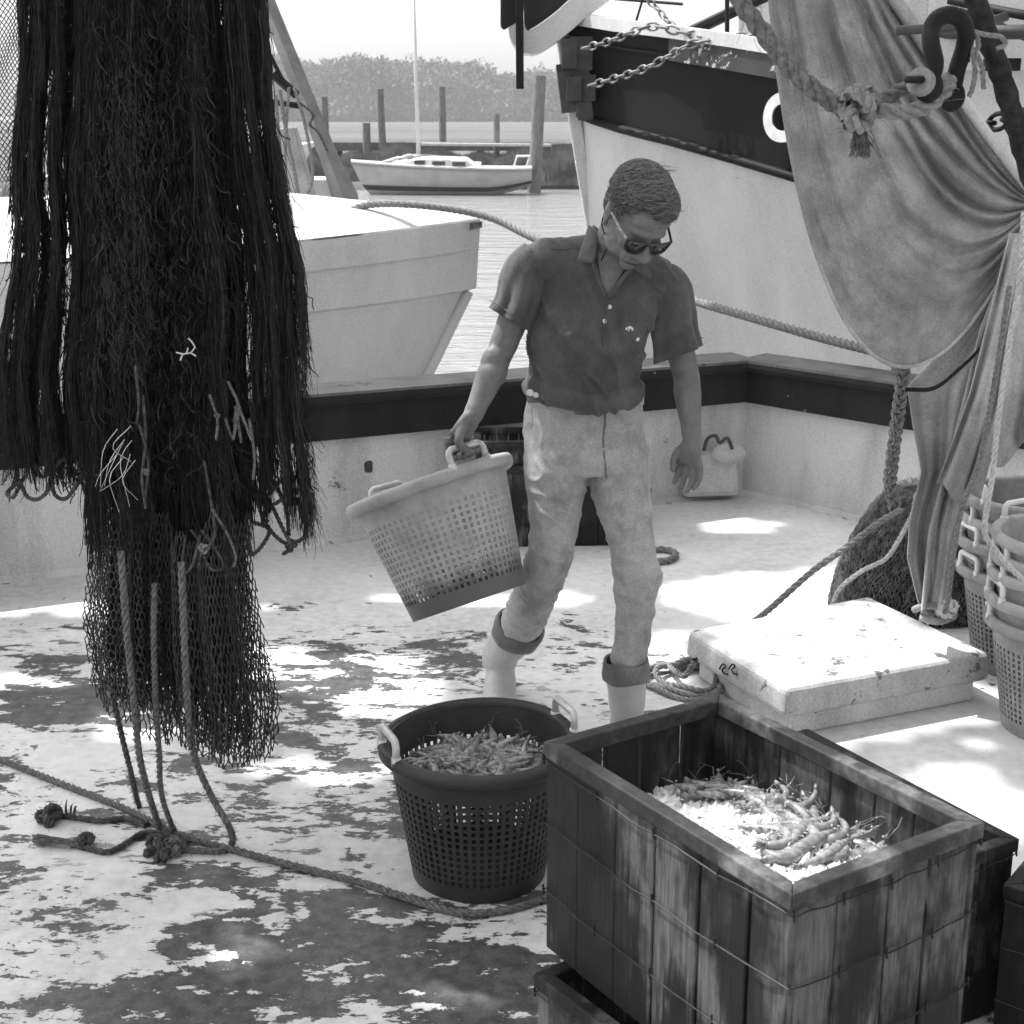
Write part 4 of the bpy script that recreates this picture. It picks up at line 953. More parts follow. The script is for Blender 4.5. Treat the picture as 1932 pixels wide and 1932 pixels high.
front = [[(395, 745), (410, 790), (408, 830)], [(430, 720), (450, 770), (440, 830)], [(445, 770), (455, 835)], [(425, 790), (440, 825), (448, 770), (475, 830)], [(270, 745), (275, 830), (268, 900), (275, 960)], [(262, 800), (280, 870), (272, 950)], [(385, 870), (400, 960), (405, 1010), (385, 1040)],
    [(350, 1010), (345, 1060), (352, 1080), (365, 1060), (378, 1010)], [(380, 1000), (415, 1050), (420, 1072), (400, 1075), (385, 1050)], [(400, 960), (430, 1010), (445, 1050), (440, 1070)], [(360, 1000), (380, 1030), (375, 1070)], [(255, 690), (262, 760), (258, 800)], [(470, 790), (480, 860), (478, 905)]]
for l in front: looprow(l, ND-.19, .0034, 'rope_tan' if l[0][1] > 715 and l[0][0] > 390 else 'rope_dark')
for (x, y, d, r_, m_) in ((36, 915, 0, .007, 'rope_dark'), (96, 890, 0, .007, 'rope_dark'), (152, 905, 0, .008, 'rope_dark'), (212, 908, 0, .007, 'rope_dark'), (508, 960, 0, .008, 'rope_dark'), (500, 985, 0, .008, 'rope_dark'), (548, 1032, 0, .011, 'rope_dark'), (575, 975, 0, .008, 'rope_dark'), (410, 785, -.2, .006, 'rope_tan'), (448, 770, -.2, .006, 'rope_tan'), (385, 1035, -.2, .011, 'rope_grey'), (275, 890, -.2, .007, 'rope_tan')):
    V, Q = join_np(rope_np(knot_pts(atD(x, y, ND+d-.01), r_, n=30), r_*.35, 6, 5)); link('knot', np_mesh(V-noff, Q), M[m_], net)
# dry twig caught in the net, rag
q = MB(NOFF)
for k in range(9):
    x0, y0 = 245+random.uniform(-24, 12), 800+random.uniform(0, 70); q.tube(spline([atD(x0, y0, ND-.2), atD(x0-random.uniform(10, 38), y0+40, ND-.22), atD(x0-random.uniform(-5, 60), y0+random.uniform(60, 130), ND-.2)], 8), [.0010]*4+[.0006]*4, 4)
q.build('dry_twigs', M['rope_light'], net)
q = MB(NOFF)
for pp in ([(332, 665), (345, 668), (360, 666), (370, 672)], [(360, 666), (368, 655), (362, 645), (355, 638)], [(345, 668), (340, 680)], [(352, 667), (355, 656)]): q.tube([atD(x*1.0, y, ND-.2) for x, y in pp], .0018, 4)
q.build('coral_sprig', M['steel'], net)

# codend: layered meshes with diamond cells
def netting(name, outL, outR, bot, D0, ncol, cell, folds, seed, m='net_twine', r=.0015, amp=.05):
    gg = np.random.default_rng(seed); rows = int((1440-950)/cell)+2; paths = []
    fph = gg.uniform(0, 6.28, 4)
    def P(i, j):   # i column (can be half), j row
        u = i/ncol; y = 950+cell*j; f = j/rows; x = itp(outL, y)*(1-u)+itp(outR, y)*u
        yb = np.interp(u, [0, .12, .3, .4, .55, .75, .92, 1], bot)
        y = 950+(y-950)*(yb-950)/(1430-950)
        fold = math.sin(u*folds*6.28+fph[0])*.6+math.sin(u*folds*2.3*6.28+fph[1]+f*2)*.4
        edge = math.sin(math.pi*min(1, max(0, u)))
        lj = f*f
        return atD(x+8*math.sin(u*folds*6.28+fph[2])*.6+lj*gg.normal(0, 2.2)+gg.normal(0, .5), y+lj*gg.normal(0, 3)+gg.normal(0, .8), D0-amp*fold*(.4+.6*f)-.10*edge*(1 if D0 < ND+.02 else -1))
    gridp = {}
    for j in range(rows+1):
        for i in range(ncol+1): gridp[i, j] = P(i+(.5 if j % 2 else 0), j)
    segs = []
    for j in range(rows):
        for i in range(ncol):
            a = gridp[i, j]; nb = [(i, j+1), ((i-1, j+1) if j % 2 == 0 else (i+1, j+1))]
            for k in nb:
                if k in gridp and gg.random() > .01 and 950+cell*j > 962+80*mn.noise(Vector((i*.22, seed, 0)))+(60 if .2 < i/ncol < .55 else 0):
                    b = gridp[k]; mid = (a+b)/2+Vector((gg.normal(0, .0008), gg.normal(0, .001), 0))
                    c1 = a.lerp(mid, .5)+Vector(((a.x-b.x)*.22, 0, 0)); segs.append([tuple(a), tuple(c1), tuple(mid), tuple(mid.lerp(b, .5)+Vector(((b.x-a.x)*.22, 0, 0))), tuple(b)])
    V, Q = strands(np.array(segs), r*(1.05 if m == 'net_twine' else 1), 4); o = link(name, np_mesh(V-noff, Q), M[m], net); return o
oL = [(900, 190), (950, 183), (1100, 172), (1280, 160), (1440, 175)]; oM = [(900, 300), (950, 298), (1100, 300), (1300, 318), (1440, 330)]; oR = [(900, 462), (950, 466), (1100, 476), (1250, 498), (1380, 528), (1440, 520)]
netting('mesh_bag', oL, oM, [1285, 1310, 1330, 1335, 1345, 1370, 1375, 1370], ND, 22, 19, 2.5, 1)
netting('mesh_bag', [(900, 290), (950, 288), (1100, 285), (1300, 285), (1440, 300)], oR, [1345, 1365, 1392, 1402, 1418, 1412, 1402, 1370], ND-.06, 38, 19, 3.5, 2)
netting('mesh_bag', oL, oR, [1262, 1290, 1315, 1310, 1362, 1395, 1388, 1358], ND+.12, 60, 18, 5, 3)
netting('mesh_bag', [(900, 200), (1440, 190)], [(900, 455), (1440, 490)], [1255, 1285, 1305, 1290, 1345, 1385, 1375, 1340], ND+.04, 52, 18, 6, 4, m='black_net', r=.0022)
netting('mesh_bag', [(900, 210), (1440, 215)], [(900, 445), (1440, 470)], [1240, 1275, 1295, 1270, 1330, 1365, 1360, 1320], ND+.0, 46, 19, 7, 6, m='black_net', r=.0024)
S = []; Rd = []
for k in range(2600):   # dark bunched twine hanging inside the bag
    u = g.uniform(.04, .96); y0 = g.uniform(930, 1150); y1 = min(y0+g.uniform(120, 260), 1250+110*u-40*abs(u-.3)); ts = np.linspace(0, 1, 8); ys = y0+(y1-y0)*ts
    xl = 205+(445-205)*u; S.append([tuple(atD(xl+(u-.5)*30*(y_-950)/400+3*math.sin(y_*.03+k), y_, ND+.03+.04*math.sin(k))) for y_ in ys]); Rd.append(np.linspace(1, .5, 8)*.0019)
V, Q = strands(np.array(S), np.array(Rd)); o = link('inner_twine', np_mesh(V-noff, Q), M['black_net'], net); o['kind'] = 'stuff'
# grey net curtain top-left behind
def curtain():
    segs = []; D = 4.6; gg = np.random.default_rng(5)
    c = {}
    for j in range(62):
        for i in range(22):
            x = -110+8.0*(i+(.5 if j % 2 else 0))+6*math.sin(j*.15+i*.4); y = -40+6.3*j+2*math.sin(i*.7); c[i, j] = atD(x, y, D+.05*math.sin(i*.9))
    for (i, j), a in c.items():
        for k in ((i, j+1), (i-1, j+1) if j % 2 == 0 else (i+1, j+1)):
            if k in c: segs.append([tuple(a), tuple((a+c[k])/2), tuple(c[k])])
    V, Q = strands(np.array(segs), .0017, 3); o = link('net_curtain', np_mesh(V-np.array(atD(-20, 390, D))[None, :], Q), M['net_twine']); o.location = atD(-20, 390, D)
    tag(o, 'pale see-through fishing net hanging at the top left edge behind the black net', 'net')
curtain()

# thick hanging ropes from the net to the deck
rp = [
    ('rope_tan', .0088, [(228, 1040, ND-.16), (233, 1110, ND-.17), (240, 1200, ND-.17), (252, 1320, ND-.15), (262, 1420, ND-.1), (278, 1490, ND-.05), (300, 1560, 0), (308, 1590, 0)], 'fuzzy thick rope hanging down the front of the net bag, second from left'),
    ('rope_dark', .0075, [(212, 1310, ND-.02), (228, 1380, ND-.02), (245, 1450, ND-.02), (262, 1520, 0), (280, 1555, 0)], 'dark rope emerging from the left lobe of the net bag to the deck'),
    ('rope_tan', .0075, [(292, 1100, ND-.15), (290, 1200, ND-.15), (294, 1330, ND-.12), (300, 1420, ND-.08), (305, 1500, ND-.03), (330, 1570, 0), (350, 1592, 0)], 'grey rope hanging straight between the two lobes of the net bag'),
    ('rope_tan', .0088, [(342, 1060, ND-.19), (346, 1160, ND-.2), (350, 1260, ND-.2), (356, 1350, ND-.17), (368, 1430, ND-.12), (398, 1500, ND-.1), (432, 1560, ND-.12), (438, 1590, 0), (420, 1605, 0), (350, 1603, 0), (322, 1598, 0)], 'fuzzy thick rope down the right lobe of the net bag, bending back along the deck')]
for m_, r_, pts, lb in rp:
    pp = [atD(x, y, d) if d else atZ(x, y, r_) for x, y, d in pts]; base = pp[-1]
    o = rope('hanging_rope', [p_-base for p_ in pp], r_, M[m_], fuzz=420); o.location = base; tag(o, lb, 'rope', 'ropes hanging from the net to the deck')
def deck_rope(pts, r, m, label, z=None, fuzz=150, name='rope', group=None, k=7):
    pp = [atZ(x, y, (z or r)) if not isinstance(x, Vector) else x for x, y in [(p[0], p[1]) for p in pts]]; c = sum(pp, Vector())/len(pp); c.z = 0
    o = rope(name, [p_-c for p_ in pp], r, M[m], fuzz=fuzz, k=k); o.location = c; return tag(o, label, 'rope', group)
deck_rope([(-60, 1405), (0, 1432), (120, 1480), (230, 1523), (340, 1575), (440, 1603), (560, 1635), (680, 1665), (770, 1695), (860, 1721), (950, 1718), (1040, 1690), (1110, 1650)], .0098, 'rope_tan', 'long thick laid rope running across the deck and round the foot of the dark basket')
deck_rope([(90, 1538), (110, 1537), (150, 1543), (190, 1548), (240, 1545), (275, 1558)], .0085, 'rope_dark', 'short dark rope tail with a big knotted end on the deck, upper left')
deck_rope([(135, 1592), (165, 1600), (205, 1607), (240, 1590), (270, 1572), (310, 1572), (330, 1580)], .0085, 'rope_dark', 'short dark rope tail with a frayed knotted end on the deck, lower left')
def lump(name, c, r, rr, m, label, n=2):
    parts = []
    for i in range(n):
        ax = Vector((random.uniform(-1, 1), random.uniform(-1, 1), random.uniform(-.4, .4))).normalized(); up = ax.orthogonal().normalized()
        parts += rope_np([p_-c for p_ in knot_pts(c, r, ax, up, 34)], rr, 6, 6, 300)
    V, Q = join_np(parts); o = link(name, np_mesh(V, Q), M[m]); o.location = c; return tag(o, label, 'knot')
lump('rope_knot', atZ(92, 1540, .02), .03, .010, 'rope_dark', 'fat dark knot at the end of the upper short rope on the deck')
lump('rope_knot', atZ(160, 1585, .017), .02, .009, 'rope_dark', 'knot before the frayed end of the lower short rope on the deck')
lump('rope_knot', atZ(292, 1598, .02), .028, .009, 'rope_dark', 'dark knot under the hanging ropes, left of the pair')
lump('rope_knot', atZ(328, 1598, .02), .025, .009, 'rope_tan', 'lighter knot under the hanging ropes, right of the pair')
lump('rope_knot', atZ(305, 1615, .012), .018, .008, 'rope_dark', 'small dark knot lying nearest the camera below the hanging ropes')
S = []
for k in range(90):
    a = atZ(135+random.uniform(-3, 6), 1592+random.uniform(-5, 5), .012); e = atZ(random.uniform(60, 80), 1583+random.uniform(-9, 9), random.uniform(.003, .02)); S.append([tuple(a.lerp(e, t_)+Vector((0, 0, .008*math.sin(t_*3)*random.random()))) for t_ in np.linspace(0, 1, 6)])
V, Q = strands(np.array(S), .0011, 3); tag(link('frayed_end', np_mesh(V, Q), M['rope_tan']), 'frayed brush of fibres at the end of the lower short rope', 'rope')
q = MB()
for dx in (-10, 0, 8, 14): q.tube([atZ(125+dx, 1537, .02), atZ(124+dx*1.3, 1522, .05), atZ(126+dx*1.4, 1508+abs(dx), .07)], [.004, .003, .0008], 5)
tag(q.build('frayed_strands', M['rope_dark']), 'upright stiff strands sticking out of the fat dark knot', 'rope')

# mooring line behind the man
pp = [atD(608, 437, 9.1), atD(650, 405, 9.3), atD(690, 387, 9.3), atD(760, 385, 9.2), atD(850, 394, 9.1), atD(930, 412, 9.0), atD(1000, 446, 8.8), atD(1100, 490, 8.5), atD(1200, 530, 8.2), atD(1305, 566, 7.8), atD(1420, 600, 7.4), atD(1560, 640, 7.0), atD(1690, 672, 6.6), atD(1712, 676, 6.5)]
tag(rope('mooring_line', pp, .024, M['rope_grey'], k=8, lay=5), 'thick pale mooring line stretched behind the man from the workboat to the bulwark', 'rope')
# coils
pts = []
cc2 = atZ(1300, 1292, 0)
for i in range(90):
    a = i/90*6.28*3.4; r_ = .155-.012*i/30+.012*math.sin(i*.7); pts.append(Vector((cc2.x+r_*1.0*math.cos(a)*(1-.2*(i > 60)), cc2.y+r_*.95*math.sin(a), .012+.010*(i//26)+.006*math.sin(i*.9))))
pts += [atZ(1290, 1275, .06), atZ(1306, 1255, .10), atZ(1312, 1245, .14)]
tag(rope('rope_coil', pts, .0105, M['rope_grey'], fuzz=60), 'loosely coiled pale rope on the deck beside the boot and the hatch', 'rope')
tag(rope('rope_loop', [atZ(x, y, .014) for x, y in ((1205, 1040), (1235, 1037), (1262, 1038), (1275, 1046), (1265, 1056), (1240, 1060), (1205, 1062))], .016, M['rope_grey']), 'small loop of pale rope on the deck just right of the trouser knee', 'rope')
# ---------------- hanging canvas ----------------
def bez(P, t_): a = 1-t_; return (P[0][0]*a**3+3*P[1][0]*a*a*t_+3*P[2][0]*a*t_*t_+P[3][0]*t_**3, P[0][1]*a**3+3*P[1][1]*a*a*t_+3*P[2][1]*a*t_*t_+P[3][1]*t_**3)
CD = 4.45
coff = atD(1740, 1165, CD); coff.z = .3
cv = empty('hanging_canvas', 'big dirty grey canvas sheet hanging in folds, gathered at the right edge of the photo', 'canvas', coff)
def upper():
    NU, NV = 170, 150; P = []
    O = [(1447, -60), (1500, 620), (1690, 985), (1952, 398)]; I = [(1640, -60), (1755, 110), (1850, 262), (1948, 380)]
    for i in range(NU+1):
        u = i/NU; e = u; k = e**.85; row = []
        C = [tuple(O[c][d]*(1-k)+I[c][d]*k for d in (0, 1)) for c in range(4)]
        for j in range(NV+1):
            t_ = j/NV; x, y = bez(C, t_)
            # deep creases running along the cloth toward the gather, broad belly near the free edge
            cr = 0
            for (uc, w_, am, t0) in ((.34, .035, .045, .45), (.46, .03, .05, .35), (.60, .035, .07, .2), (.70, .025, .06, .1), (.80, .03, .075, .0), (.885, .022, .06, 0), (.95, .018, .05, 0), (.2, .05, .02, .6), (.12, .04, .015, .55), (.52, .02, .03, .55)):
                uu = uc+.015*math.sin(t_*5+uc*20); cr += am*math.exp(-((u-uu)/w_)**2)*min(1, max(0, (t_-t0)*2.2))
            soft = (.010*math.sin(u*19+t_*2.5)+.005*math.sin(u*43+1+t_*2))*(.4+u)+.020*mn.noise(Vector((u*5, t_*4, 0)))+.009*mn.noise(Vector((u*18, t_*12, 4)))+.0035*mn.noise(Vector((u*45, t_*38, 7)))
            edge = -.05*math.exp(-(u/.02)**2)
            belly = -.20*math.sin(math.pi*min(1, t_*1.0))*(1-u)
            conv = 1-.75*max(0, t_-.6)/.4
            # bulging roll across lower part
            roll = -.05*math.exp(-((u-.27)/.05)**2)*math.exp(-((t_-.72)/.2)**2)
            row.append(atD(x, y, CD+(belly+soft*1.5+edge*.2+cr*1.15+roll)*conv))
        P.append(row)
    q = MB(coff); q.grid(P); o = q.build('upper_sheet', M['canvas'], cv, smooth=True, solid=.004)
    q = MB(coff); q.tube([p+Vector((0, -.004, 0)) for p in P[0][::3]], .006, 6); q.build('hem', M['canvas_mesh'], cv, smooth=True)
    # folded tube along straight inner edge
    q = MB(coff); q.grid([[atD(1650+300*f+dx, -60+440*f**1.0+(-10 if dx else 0)+math.sin(f*3)*14, CD-.02+dz) for dx, dz in ((-26*(1-f*.7), .03), (-8, -.02), (8*(1-f*.6), -.01), (24*(1-f*.7), .04))] for f in [i/40 for i in range(41)]]); q.build('folded_edge', M['canvas_mesh'], cv, smooth=True, solid=.004)
upper()
def lower():
    # skirt below the gather: three sheets
    def sheet(name, Ltop, Lpts, Rpts, D0, fold, amp, m, seed, bottom_wave=10, NU=60, NV=90):
        P = []
        for i in range(NU+1):
            u = i/NU; row = []
            for j in range(NV+1):
                t_ = j/NV
                xl = np.interp(t_, [a for a, b, c in Lpts], [b for a, b, c in Lpts]); yl = np.interp(t_, [a for a, b, c in Lpts], [c for a, b, c in Lpts])
                xr = np.interp(t_, [a for a, b, c in Rpts], [b for a, b, c in Rpts]); yr = np.interp(t_, [a for a, b, c in Rpts], [c for a, b, c in Rpts])
                x = xl+(xr-xl)*u; y = yl+(yr-yl)*u+bottom_wave*t_**6*math.sin(u*fold*5+seed)
                f = math.sin(u*fold*6.28+seed+.8*math.sin(t_*2.4+seed))+.5*math.sin(u*fold*12.9+seed*2+t_*1.3); f = math.copysign(abs(f)**.8, f)
                row.append(atD(x, y, D0-amp*f*(.35+.65*min(1, t_*1.6))+.012*mn.noise(Vector((u*5, t_*6, seed)))))
            P.append(row)
        q = MB(coff); q.grid(P); q.build(name, m, cv, smooth=True, solid=.004)
    # mesh panel at left with the dark strip
    sheet('mesh_panel', 0, [(0, 1900, 480), (.12, 1835, 600), (.27, 1712, 730), (.38, 1722, 800), (.5, 1738, 890), (.62, 1716, 985), (.75, 1712, 1050), (.9, 1732, 1130), (1, 1748, 1168)],
          [(0, 1925, 470), (.12, 1885, 600), (.27, 1850, 720), (.4, 1830, 820), (.6, 1790, 950), (.8, 1775, 1080), (1, 1778, 1170)], CD+.0, 1.3, .035, M['canvas_mesh'], 1.0)
    sheet('hanging_fold', 0, [(0, 1915, 450), (.3, 1850, 620), (.6, 1790, 860), (.8, 1752, 1000), (1, 1738, 1150)], [(0, 1945, 450), (.3, 1900, 620), (.6, 1840, 860), (.8, 1808, 1000), (1, 1790, 1152)], CD-.05, 1.6, .022, M['canvas_mesh'], 2.3)
    sheet('hanging_fold', 0, [(0, 1905, 440), (.3, 1870, 580), (.6, 1830, 740), (1, 1768, 925)], [(0, 1955, 440), (.3, 1925, 590), (.6, 1905, 740), (1, 1850, 940)], CD-.10, 1.7, .024, M['canvas_mesh'], 4.1, 16)
    sheet('hanging_fold', 0, [(0, 1925, 440), (.4, 1900, 600), (.7, 1880, 750), (1, 1862, 880)], [(0, 2010, 440), (.4, 2015, 600), (.7, 2010, 730), (1, 1990, 820)], CD-.07, 1.9, .03, M['canvas_mesh'], 5.7, 14)
    q = MB(coff); P = []
    strip = spline([(1708, 735, 0), (1760, 733, 0), (1800, 705, 0), (1850, 655, 0), (1880, 590, 0)], 40)
    for s in strip: P.append([atD(s[0], s[1]-4, CD-.075), atD(s[0], s[1]+4, CD-.075)])
    q.grid(P); q.build('dark_strip', M['black_net'], cv, solid=.003)
    q = MB(coff); c = atD(1758, 1160, CD-.03)
    q.tube(spline([atD(1725, 1150, CD), atD(1750, 1142, CD-.05), atD(1785, 1150, CD-.05), atD(1800, 1162, CD-.03), atD(1770, 1172, CD-.05), atD(1735, 1165, CD-.03)], 24), .012, 8); q.build('foot_loop', M['canvas'], cv, smooth=True)
lower()
def hrope(pts, D, r, m, label, name='rope', fuzz=0, k=7, lay=7, group=None):
    pp = [atD(p[0], p[1], p[2] if len(p) > 2 else D) for p in pts]; c = pp[-1].copy()
    o = rope(name, [p_-c for p_ in pp], r, M[m], fuzz=fuzz, k=k, lay=lay); o.location = c; return tag(o, label, 'rope', group)
hrope([(1932, 400), (1925, 520), (1905, 640), (1885, 780), (1872, 900), (1858, 1000), (1880, 1040), (1905, 1070), (1932, 1095)], 3.95, .0085, 'rope_light', 'thin white laid rope hanging in front of the canvas and over the basket stack')
hrope([(1905, 540), (1880, 700), (1850, 860), (1815, 960), (1800, 1040), (1790, 1120), (1782, 1158)], 4.18, .0085, 'rope_grey', 'thin grey rope hanging down the canvas to a frayed knot on the hatch')
lump('rope_knot', atD(1790, 1150, 4.3), .03, .008, 'rope_light', 'frayed pale knot resting at the back corner of the hatch')
# big rope, knot and shackle
M['tarred'] = simple('tarred', .018, .7, .6, 40, .6, bd=.004, spec=.2)
RD = 2.9
hrope([(1385, -30), (1400, 8), (1440, 62), (1490, 128), (1540, 172), (1590, 206), (1620, 218)], RD, .0185, 'rope_tan', 'thick laid rope slanting down from the top to the big knot', fuzz=200, k=9, lay=5.5)
hrope([(1615, 214, RD), (1650, 208, RD-.02), (1700, 212, RD-.03), (1750, 200, RD-.03), (1785, 168, RD-.02), (1790, 150, RD+.02)], RD, .0155, 'rope_grey', 'lower of two rope legs from the knot to the shackle', fuzz=200, k=9, lay=5.5, group=None)
hrope([(1625, 205, RD+.03), (1665, 190, RD+.04), (1710, 165, RD+.05), (1745, 152, RD+.04)], RD, .0155, 'rope_tan', 'upper darker rope leg from the knot to the shackle', fuzz=200, k=9, lay=5.5)
parts = []
kc = atD(1616, 205, RD-.03)
for pts in ([(1600, 225), (1592, 195), (1605, 178), (1628, 180), (1640, 200), (1632, 228), (1618, 240), (1602, 232)], [(1640, 178), (1650, 195), (1640, 225), (1620, 240), (1606, 228), (1612, 205), (1630, 190)], [(1596, 190), (1615, 172), (1642, 180), (1648, 200)]):
    parts += rope_np([atD(x, y, RD-.045+.04*math.sin(i*1.3)) - kc for i, (x, y) in enumerate(pts)], .0145, 5.5, 9, 260)
V, Q = join_np(parts); o = link('rope_knot', np_mesh(V, Q), M['rope_grey']); o.location = kc; tag(o, 'large overhand knot in the thick rope in front of the canvas', 'knot')
S = []
for k in range(160):
    a = atD(1622+random.gauss(0, 6), 238, RD-.04); e = atD(1624+random.gauss(0, 11), random.uniform(270, 300), RD-.04+random.gauss(0, .01)); S.append([tuple(a.lerp(e, t_)+Vector((.003*math.sin(k+t_*5), 0, 0))) for t_ in np.linspace(0, 1, 7)])
V, Q = strands(np.array(S), .0011, 3); tag(link('rope_tassel', np_mesh(V, Q), M['rope_tan']), 'frayed tassel hanging under the large knot', 'rope')
so = atD(1775, 150, RD); sh = empty('shackle', 'heavy black iron bow shackle at the upper right holding the thick rope', 'shackle', so)
q = MB(so); ps = []
for (x, y, dz) in ((1752, 168, -.05), (1757, 150, -.05), (1764, 120, -.045), (1757, 85, -.04), (1756, 58, -.02), (1768, 36, -.01), (1790, 28, .0), (1811, 36, .01), (1822, 58, .02), (1818, 92, .04), (1806, 130, .045), (1800, 160, .05), (1797, 182, .05)): ps.append(atD(x, y, RD+dz))
q.tube(spline(ps, 60), [.0165]*60, 14); q.build('bow', M['iron'], sh, smooth=True)
q = MB(so); q.ellipsoid(atD(1752, 163, RD-.05), (.028, .02, .030)); q.build('eye', M['iron'], sh, smooth=True)
q = MB(so); q.ellipsoid(atD(1796, 182, RD+.05), (.026, .02, .030)); q.build('eye', M['iron'], sh, smooth=True)
q = MB(so); q.tube([atD(1728, 150, RD-.07), atD(1800, 182, RD+.06)], .014, 12); q.build('pin', M['iron'], sh, smooth=True)
q = MB(so); q.tube([atD(1733, 152, RD-.085), atD(1742, 157, RD-.07)], .026, 16); q.build('pin_collar', M['chain'], sh, bevel=.003)
q = MB(so); q.tube([atD(1712, 150, RD-.1), atD(1738, 150, RD-.09)], [.011, .012], 10, ell=.6); q.build('pin_tab', M['iron'], sh, smooth=True)
q = MB(); q.tube([atD(1690, 58, 3.6), atD(1850, 48, 3.6), atD(1900, 30, 3.6)], .011, 10); tag(q.build('iron_rod', M['iron_plate'], smooth=True), 'horizontal iron rod passing behind the shackle', 'rod')
q = MB(); pts = spline([atD(1832, -30, 3.0), atD(1858, 50, 3.0), atD(1885, 130, 3.0), (atD(1915, 230, 3.0)), atD(1960, 380, 3.0)], 26); q.tube(pts, [.022+.002*math.sin(i*2.1) for i in range(26)], 8); tag(q.build('dark_spar', M['tarred'], smooth=True), 'dark tarred spar slanting down the upper right corner', 'spar')
for i, (pts, lb) in enumerate([([(1822, 48), (1830, 58), (1862, 66), (1888, 70), (1897, 84), (1880, 92)], 'light cord lashed round the dark spar'), ([(1824, 62), (1832, 90), (1840, 130), (1835, 165), (1828, 182)], 'longest cord end hanging left of the dark spar'), ([(1838, 95), (1852, 125), (1856, 168)], 'short cord end hanging beside the longest one'), ([(1826, 50), (1824, 75), (1836, 95), (1846, 88), (1842, 60)], 'loop of cord on the left of the dark spar')]):
    hrope(pts, 2.93, .0052, 'rope_grey', lb, 'cord', k=5, group='cord lashings on the dark spar')

# thick braided hanging rope
def braid(pts, r, name, label, m):
    s = spline(pts, 150); base = s[-1]; S = []
    for j in range(3):
        row = []
        for i, p in enumerate(s):
            a = i/150*2*math.pi*5.2+j*2.094; row.append(tuple(p-base+Vector((math.sin(a)*r*.95, math.sin(2*a)*r*.55, 0))))
        S.append(row)
    V = []; parts = []
    for row in S: parts += rope_np([Vector(x) for x in row[::2]], r*.55, 9, 8)
    V, Q = join_np(parts); o = link(name, np_mesh(V, Q), M[m]); o.location = base; tag(o, label, 'rope')
braid([atD(1706, 690, 4.95), atD(1700, 740, 4.95), atD(1692, 800, 4.95), atD(1682, 880, 4.95), atD(1680, 920, 4.95), atD(1690, 962, 4.95)], .017, 'braided_rope', 'thick pale plaited rope hanging between the canvas and the net pile', 'rope_grey')
lump('rope_knot', atD(1702, 682, 4.95), .035, .012, 'rope_grey', 'knot joining the plaited rope to the mooring line at the rail')

# net pile
M['net_pale'] = simple('net_pale', .13, .8, .5, 30, 0)
pc = atZ(1680, 1125, 0); pc = Vector((pc.x+.05, 5.35, 0)); 
def pilept(a, t_, s=1.0):
    r_ = s*(.30+.03*mn.noise(Vector((math.cos(a)*1.5, math.sin(a)*1.5, t_*3)))); h = .50
    prof = (math.cos(t_*math.pi/2))**.55; z = h*math.sin(t_*math.pi/2)**.9
    return pc+Vector((r_*prof*math.cos(a)*(1.0-.15*t_)+.06*t_, r_*prof*math.sin(a)*.8, z))
q = MB(pc); q.grid([[pilept(i/40*6.2832, j/14*.999, .97)-Vector((0, 0, .006)) for j in range(15)] for i in range(41)]); 
root = empty('net_pile', 'rounded pile of dark bunched netting on the deck behind the hatch', 'net', pc); q.build('netting_bulk', M['black_net'], root, smooth=True)
segs = []; gg = np.random.default_rng(3); cg = {}
for L in range(3):
    for j in range(44):
        for i in range(120):
            a = (i+(.5 if j % 2 else 0))/120*6.2832; t_ = j/44*.98; cg[i, j] = pilept(a+gg.normal(0, .012), min(.985, max(0, t_+gg.normal(0, .006))), 1.0+.015*L)
    for (i, j), a in cg.items():
        for k in (((i) % 120, j+1), ((i-1) % 120, j+1) if j % 2 == 0 else ((i+1) % 120, j+1)):
            if k in cg and gg.random() > .12: b = cg[k]; segs.append([tuple(a), tuple((a+b)/2+Vector(gg.normal(0, .004, 3))), tuple(b)])
V, Q = strands(np.array(segs), .0016, 3); link('mesh', np_mesh(V-np.array(pc)[None, :], Q), M['net_pale'], root)
hrope([(1405, 1186, 4.72), (1450, 1151, 4.95), (1530, 1080, 5.0), (1600, 1030, 4.98), (1660, 985, 4.98), (1705, 958, 4.9)], 5, .0125, 'rope_grey', 'straight pale rope running down left from the net pile to the hatch corner')
hrope([(1570, 1142, 5.0), (1585, 1110, 4.99), (1625, 1078, 4.98), (1670, 1055, 4.97), (1692, 1025, 4.95), (1706, 1000, 4.92), (1722, 968, 4.92), (1730, 930, 4.92)], 5, .009, 'rope_light', 'thin white rope curving over the front of the net pile')
hrope([(1705, 1080, 4.9), (1735, 1060, 4.9), (1745, 1085, 4.9), (1720, 1115, 4.88), (1712, 1140, 4.85)], 5, .010, 'rope_dark', 'knotted dark rope at the foot of the net pile behind the canvas')

